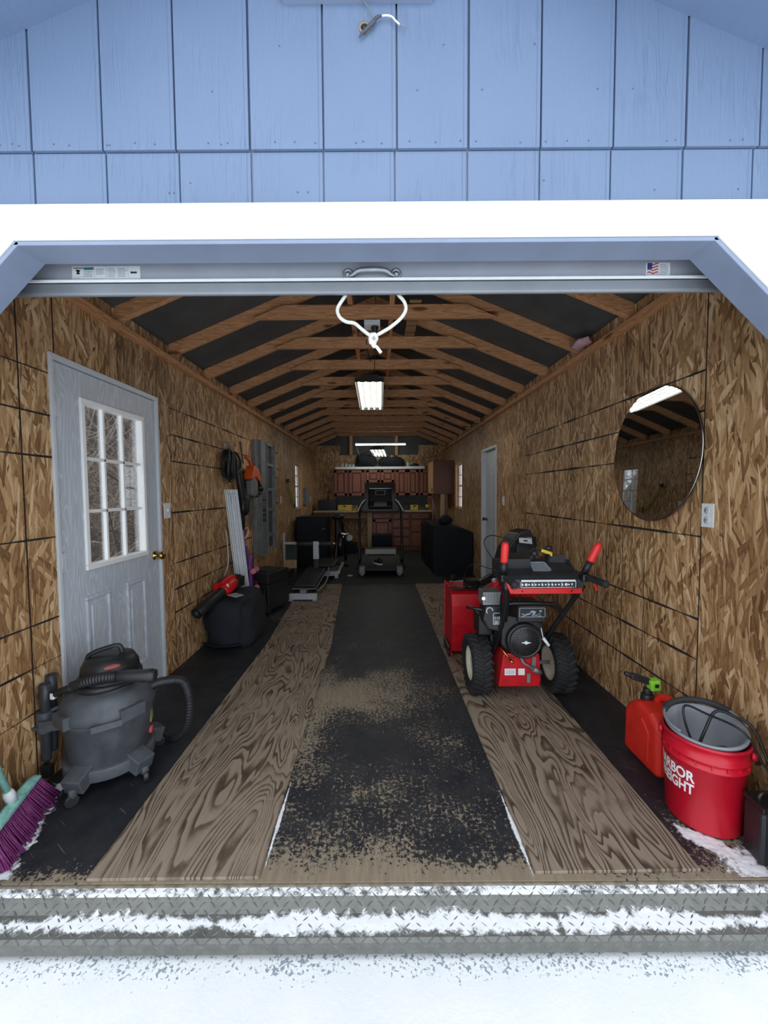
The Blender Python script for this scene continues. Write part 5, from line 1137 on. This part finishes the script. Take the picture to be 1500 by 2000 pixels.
def shoe(label, x, y, z, rz):
    t = thing('sneaker', label, 'shoe', (x,y,z), rz)
    m = M(); n_ = 12; sh = []
    for i in range(n_+1):
        u = i/n_; w = .036+.012*math.sin(u*PI)-(.02 if u in (0,1) else 0); sh.append((u*.26, w))
    a = [m.bm.verts.new((w,yy,0)) for yy, w in sh]+[m.bm.verts.new((-w,yy,0)) for yy, w in sh[::-1]]; f = m.bm.faces.new(a); r = bmesh.ops.extrude_face_region(m.bm, geom=[f]); bmesh.ops.translate(m.bm, vec=(0,0,.028), verts=[v for v in r['geom'] if isinstance(v, bmesh.types.BMVert)])
    m.build('sole', LABW, t, world=False, bev=.006)
    m = M(); m.blob((0,.16,.045), (.04,.10,.035), 2.3, 18, 10); m.blob((0,.06,.07), (.038,.065,.055), 2.3, 18, 10); m.build('upper', BLK, t, world=False)
shoe('black sneaker with white sole lying on the treadmill belt', .02, 6.85, .136, .5)
shoe('black sneaker with white sole on the mat in front of the black fabric-covered block', 1.08, 6.02, .011, -1.1)
tag(M().blob((-.51,6.55,.022), (.05,.06,.012), 2.2, 16, 8).build('small_puck', LABG), 'tiny pale disc lying on the rubber mat between exercise bench and treadmill', 'disc')
t = thing('covered_block', 'big black fabric-covered block by the right wall, opposite the treadmill', 'covered equipment', (1.24,7.4,0))
m = M().prism([(.905,.011),(1.545,.011),(1.575,.06),(1.575,.72),(1.42,.79),(1.14,.83),(.90,.845),(.885,.3)], (0,8.3,0), (1,0,0), (0,0,1), 1.65); bmesh.ops.subdivide_edges(m.bm, edges=m.bm.edges[:], cuts=4, use_grid_fill=True)
cb = m.build('fabric_cover', NAVYB, t, bev=.03, segs=3); M().box(.86,.90,7.4,8.25,.05,.80).build('side_flap', NAVYB, t, bev=.01); M().prism([(.92,.0115),(1.53,.0115),(1.52,.05),(.93,.05)], (0,6.66,0), (1,0,0), (0,0,1), .02).build('hem', BLKM, t)
tag(M().blob((1.17,7.1,.912), (.12,.2,.075), 2.3, 28, 16, .03, 8).build('black_bundle', NAVY), 'small black bundle lying on top of the big fabric-covered block', 'bundle')
def board(label, x, y, w, h, m_, lean):
    t = M().beam((x,y,.0115), (x+lean,y+.1,h), w, .04, (0,1,0)); tag(t.build('lumber', m_, bev=.003), label, 'board', 'boards standing behind the black block')
board('pale upright board standing behind the black block, left of the brown one', 1.33, 8.42, .085, 1.40, PALE, .02)
board('brown upright board standing beside the pale one behind the black block', 1.425, 8.44, .06, 1.40, wood('brown board', (.12,.06,.03), (.26,.14,.07), 'Z', 2.), .01)
# ================================================================== WORKSHOP BACK WALL
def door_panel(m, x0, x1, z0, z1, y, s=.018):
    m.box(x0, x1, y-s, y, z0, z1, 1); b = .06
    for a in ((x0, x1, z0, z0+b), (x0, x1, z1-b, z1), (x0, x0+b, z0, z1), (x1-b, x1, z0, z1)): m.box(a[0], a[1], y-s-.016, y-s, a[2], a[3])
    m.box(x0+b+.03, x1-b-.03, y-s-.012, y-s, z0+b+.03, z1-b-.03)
CHD = wood('cherry recess shade', (.07,.02,.010), (.11,.033,.016), 'Z', 2.2, .5)  # darker cherry: shade of door recesses and gaps put into the colour
def wallcab(label, x0, x1, z0, z1, doors):
    t = thing('wall_cabinet', label, 'wall cabinet', ((x0+x1)/2, 9.85, z0), group='cherry wall cabinets on the back wall')
    M().box(x0, x1, 9.70, YB-.001, z0, z1).build('cabinet_body', CHER, t, bev=.002)
    for a, b in doors:
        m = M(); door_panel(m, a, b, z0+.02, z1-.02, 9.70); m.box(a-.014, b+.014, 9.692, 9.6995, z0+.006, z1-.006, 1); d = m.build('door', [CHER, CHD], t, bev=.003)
wallcab('cherry wall cabinet with two tall doors at the left end of the back wall row', -1.16, -.365, 1.32, 1.98, [(-1.11,-.80),(-.745,-.385)])
wallcab('short cherry wall cabinet in the gap above the treadmill console', -.365, .38, 1.64, 1.98, [(-.32,.0),(.035,.35)])
wallcab('cherry wall cabinet with two tall doors right of the short one', .38, .965, 1.32, 1.98, [(.405,.675),(.68,.945)])
wallcab('narrow single-door cherry wall cabinet at the right end of the back wall row', .965, 1.25, 1.32, 1.98, [(1.0,1.23)])
tag(M().box(-1.08,1.10,9.66,YB-.001,1.985,2.045).build('shelf_board', LABW, bev=.003), 'white edged board lying along the tops of the cherry wall cabinets', 'shelf')
t = thing('side_wall_cabinet', 'tall cherry cabinet hung on the right wall in front of the back corner', 'wall cabinet', (1.36,8.87,1.37))
M().box(1.155,XR-.001,8.45,9.3,1.37,2.09).build('cabinet_body', plain('cabinet side veneer', (.12,.038,.022), .45, var=.2, fq=3), t, bev=.003)
m = M().box(1.137,1.155,8.46,9.29,1.38,2.08); m.build('door', wood('lit light wood door', (.3,.15,.06), (.5,.28,.12), 'Z', 2.), t, bev=.003); M().cyl((1.13,8.55,1.42),(1.13,8.55,1.50), .006, seg=8).build('door_pull', BLKM, t)  # light wood door, colour made paler for the light on that face
tag(M().box(-1.58,1.24,9.36,YB-.001,.945,.985).build('workbench_top', wood('pale worktop', (.42,.32,.2), (.6,.48,.33), 'X', 1.), bev=.004), 'long pale worktop running along the back wall below the cabinets', 'worktop')
t = thing('bench_support', 'pale plywood support panel under the worktop left of the base cabinets', 'support', (-.245,9.6,0)); M().box(-.30,-.19,9.42,YB-.002,.001,.944).build('panel', PALE, t)
M().box(-1.58,-.31,9.40,9.44,.80,.944).build('apron', wood('worktop apron', (.16,.09,.045), (.26,.15,.08), 'X', 1.), t)
M().box(-1.585,-1.50,9.42,9.9,.001,.944).build('leg', PINE['Z'], t)
def basecab(label, x0, x1, fronts, doors):
    t = thing('base_cabinet', label, 'base cabinet', ((x0+x1)/2, 9.7, 0), group='cherry base cabinets under the worktop')
    m = M(); m.box(x0, x1, 9.42, YB-.001, .10, .944); m.box(x0, x1, 9.49, YB-.001, .001, .10); m.build('cabinet_body', CHER, t, bev=.002)
    for z0, z1 in fronts: m = M(); m.box(x0+.03, x1-.03, 9.395, 9.42, z0+.01, z1-.01); m.box(x0+.012, x1-.012, 9.414, 9.4195, z0-.008, z1+.008, 1); d = m.build('drawer', [CHER, CHD], t, bev=.005); M().cyl(((x0+x1)/2-.05,9.39,(z0+z1)/2),((x0+x1)/2+.05,9.39,(z0+z1)/2), .006, seg=8).build('pull', BLKM, d)
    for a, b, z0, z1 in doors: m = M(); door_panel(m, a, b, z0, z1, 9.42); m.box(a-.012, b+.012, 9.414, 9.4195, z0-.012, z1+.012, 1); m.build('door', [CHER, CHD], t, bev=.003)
basecab('cherry base cabinet with one panel door behind the treadmill', -.185, .29, [(.80,.92)], [(-.165,.27,.13,.77)])
basecab('cherry base cabinet with four drawers in the middle of the row', .29, .73, [(.78,.92),(.57,.76),(.36,.55),(.13,.34)], [])
basecab('cherry base cabinet with three drawers at the right end of the row', .73, 1.20, [(.78,.92),(.47,.76),(.13,.45)], [])
tag(M().box(-.19,.27,9.02,9.36,.0105,.44).build('dark_bin', NAVYB, bev=.02), 'dark bin standing on the floor in front of the single-door base cabinet', 'bin')
t = thing('shop_motor', 'silver and black round motor unit sitting under the worktop on the left', 'motor', (-.86,9.1,.25))
m = M(); m.cyl((-.92,8.98,.36),(-.92,9.2,.36), .10, seg=24); m.cyl((-.70,9.0,.37),(-.70,9.2,.37), .07, seg=20); m.build('motor_case', plain('bright metal', (.55,.57,.6), .35, .6), t, bev=.01); m = M(); m.lathe([(.07,0),(.05,.012),(.03,.006),(.001,.01)], (-.92,8.98,.36), (0,-1,0), 20); m.build('end_cap', BLKM, t); M().cbox((-.82,9.1,.46), (.2,.1,.03)).build('carry_bar', LABW, t, bev=.01)
tag(M().box(-1.05,-.55,8.95,9.3,.0105,.255).build('dark_crate', NAVYB, bev=.015), 'dark crate carrying the silver motor under the worktop', 'crate')
# bags and jars on the shelf board
for lb, c, r in (('bulky black bag heaped on the cabinet tops, left of the other', (-.33,9.83,2.195), (.28,.16,.165)), ('long black bag heaped on the cabinet tops at the right of the first', (.30,9.83,2.165), (.33,.16,.14))):
    t = thing('black_bag', lb, 'bag', c, group='black bags on the cabinet tops'); M().blob(c, r, 2.6, 36, 20, .05, 5, zmin=2.047, seed=c[0]*9).build('bag_body', NAVY, t)
    M().tube([Vector(c)+Vector((-.12,-.1,r[2]*.8)), Vector(c)+Vector((0,-.14,r[2]+.05)), Vector(c)+Vector((.14,-.1,r[2]*.75))], .012, 6).build('strap', BLK, t)
jr = plain('pale jar glass', (.45,.47,.4), .3)
jars = (('first small pale jar at the left end of the cabinet tops', -.92, .10), ('second small pale jar from the left on the cabinet tops', -.83, .10), ('low pale jar between the other jars and the black bag', -.745, .07), ('low pale jar touching the left black bag', -.66, .07), ('small pale bottle at the right end of the cabinet tops', .70, .12))
for lb, x, h in jars:
    t = thing('jar', lb, 'jar', (x,9.74,2.046), group='small jars on the cabinet tops')
    M().lathe([(.035,0),(.04,.005),(.04,h*.75),(.03,h*.85)], (x,9.74,2.046), seg=16).build('jar_body', jr, t); M().cyl((x,9.74,2.046+h*.85),(x,9.74,2.046+h), .033, seg=16).build('lid', LABG, t)
tag(M().blob((.86,9.76,2.085), (.1,.07,.038), 2.4, 20, 10, .02, 14, zmin=2.047).build('coiled_hose', BLK), 'dark small coil lying right of the long black bag on the cabinet tops', 'coil')
# worktop clutter
t = thing('organizer_rack', 'black stacked drawer organizer at the left end of the worktop', 'organizer', (-1.3,9.6,.985))
M().box(-1.48,-1.06,9.50,9.8,.986,1.24).build('rack_body', BLK, t, bev=.004)
for i in range(4): M().box(-1.47,-1.07,9.485,9.50,.995+.062*i,1.045+.062*i).build('drawer', BLKM, t, bev=.003)
tag(M().cyl((-1.28,9.75,1.24),(-1.28,9.75,1.46), .015, .012, 10).build('dark_rod', BLK), 'short dark rod standing on the black drawer organizer', 'rod')
def ycase(label, x0, x1, h, y0, m_, lid): 
    t = thing('tool_case', label, 'tool case', ((x0+x1)/2, y0+.1, .986)); M().box(x0,x1,y0,y0+.22,.986,.986+h).build('case_body', m_, t, bev=.01); M().cbox(((x0+x1)/2, y0-.003, .986+h*.8), (.06,.012,.03)).build('latch', lid, t)
ycase('long yellow tool case on the worktop left of the treadmill', -1.02,-.68,.13,9.50,YEL,BLK)
ycase('small yellow and black case on the worktop beside the long yellow case', -.67,-.545,.11,9.52,plain('dull mustard', (.3,.2,.03), .5),BLK)
ycase('black case on the worktop right of the treadmill console', .56,.70,.13,9.50,BLK,DGREY)
ycase('yellow case on the worktop among black tools, right of the treadmill', .74,.93,.12,9.5,YEL,BLK)
ycase('dull green case on the worktop at the right, near the clamps', .95,1.06,.10,9.5,plain('dull green', (.06,.1,.06), .5),BLK)
t = thing('hand_drill', 'yellow and black power tool lying at the right end of the worktop', 'power tool', (1.14,9.5,.986)); M().cyl((1.10,9.5,1.07),(1.21,9.5,1.07), .045, seg=16).build('tool_body', YEL, t); M().cbox((1.13,9.5,1.016), (.05,.06,.06)).build('battery', BLK, t)
for i, (x, lb) in enumerate(((1.17, 'long bar clamp standing upright left of the pale board'), (1.30, 'shorter bar clamp standing between the long clamp and pale board'))):
    t = thing('bar_clamp', lb, 'clamp', (x,8.75,.011), group='bar clamps by the pale board'); h = 1.36-.5*i
    M().box(x-.008,x+.008,8.74,8.76,.011,h).build('bar', STEEL, t); M().cbox((x-.03,8.75,h-.06), (.11,.035,.05)).build('fixed_jaw', INKR, t, bev=.006); M().cbox((x-.03,8.75,h*.55), (.10,.035,.05)).build('sliding_jaw', BLK, t, bev=.006)
S.render.film_transparent = False
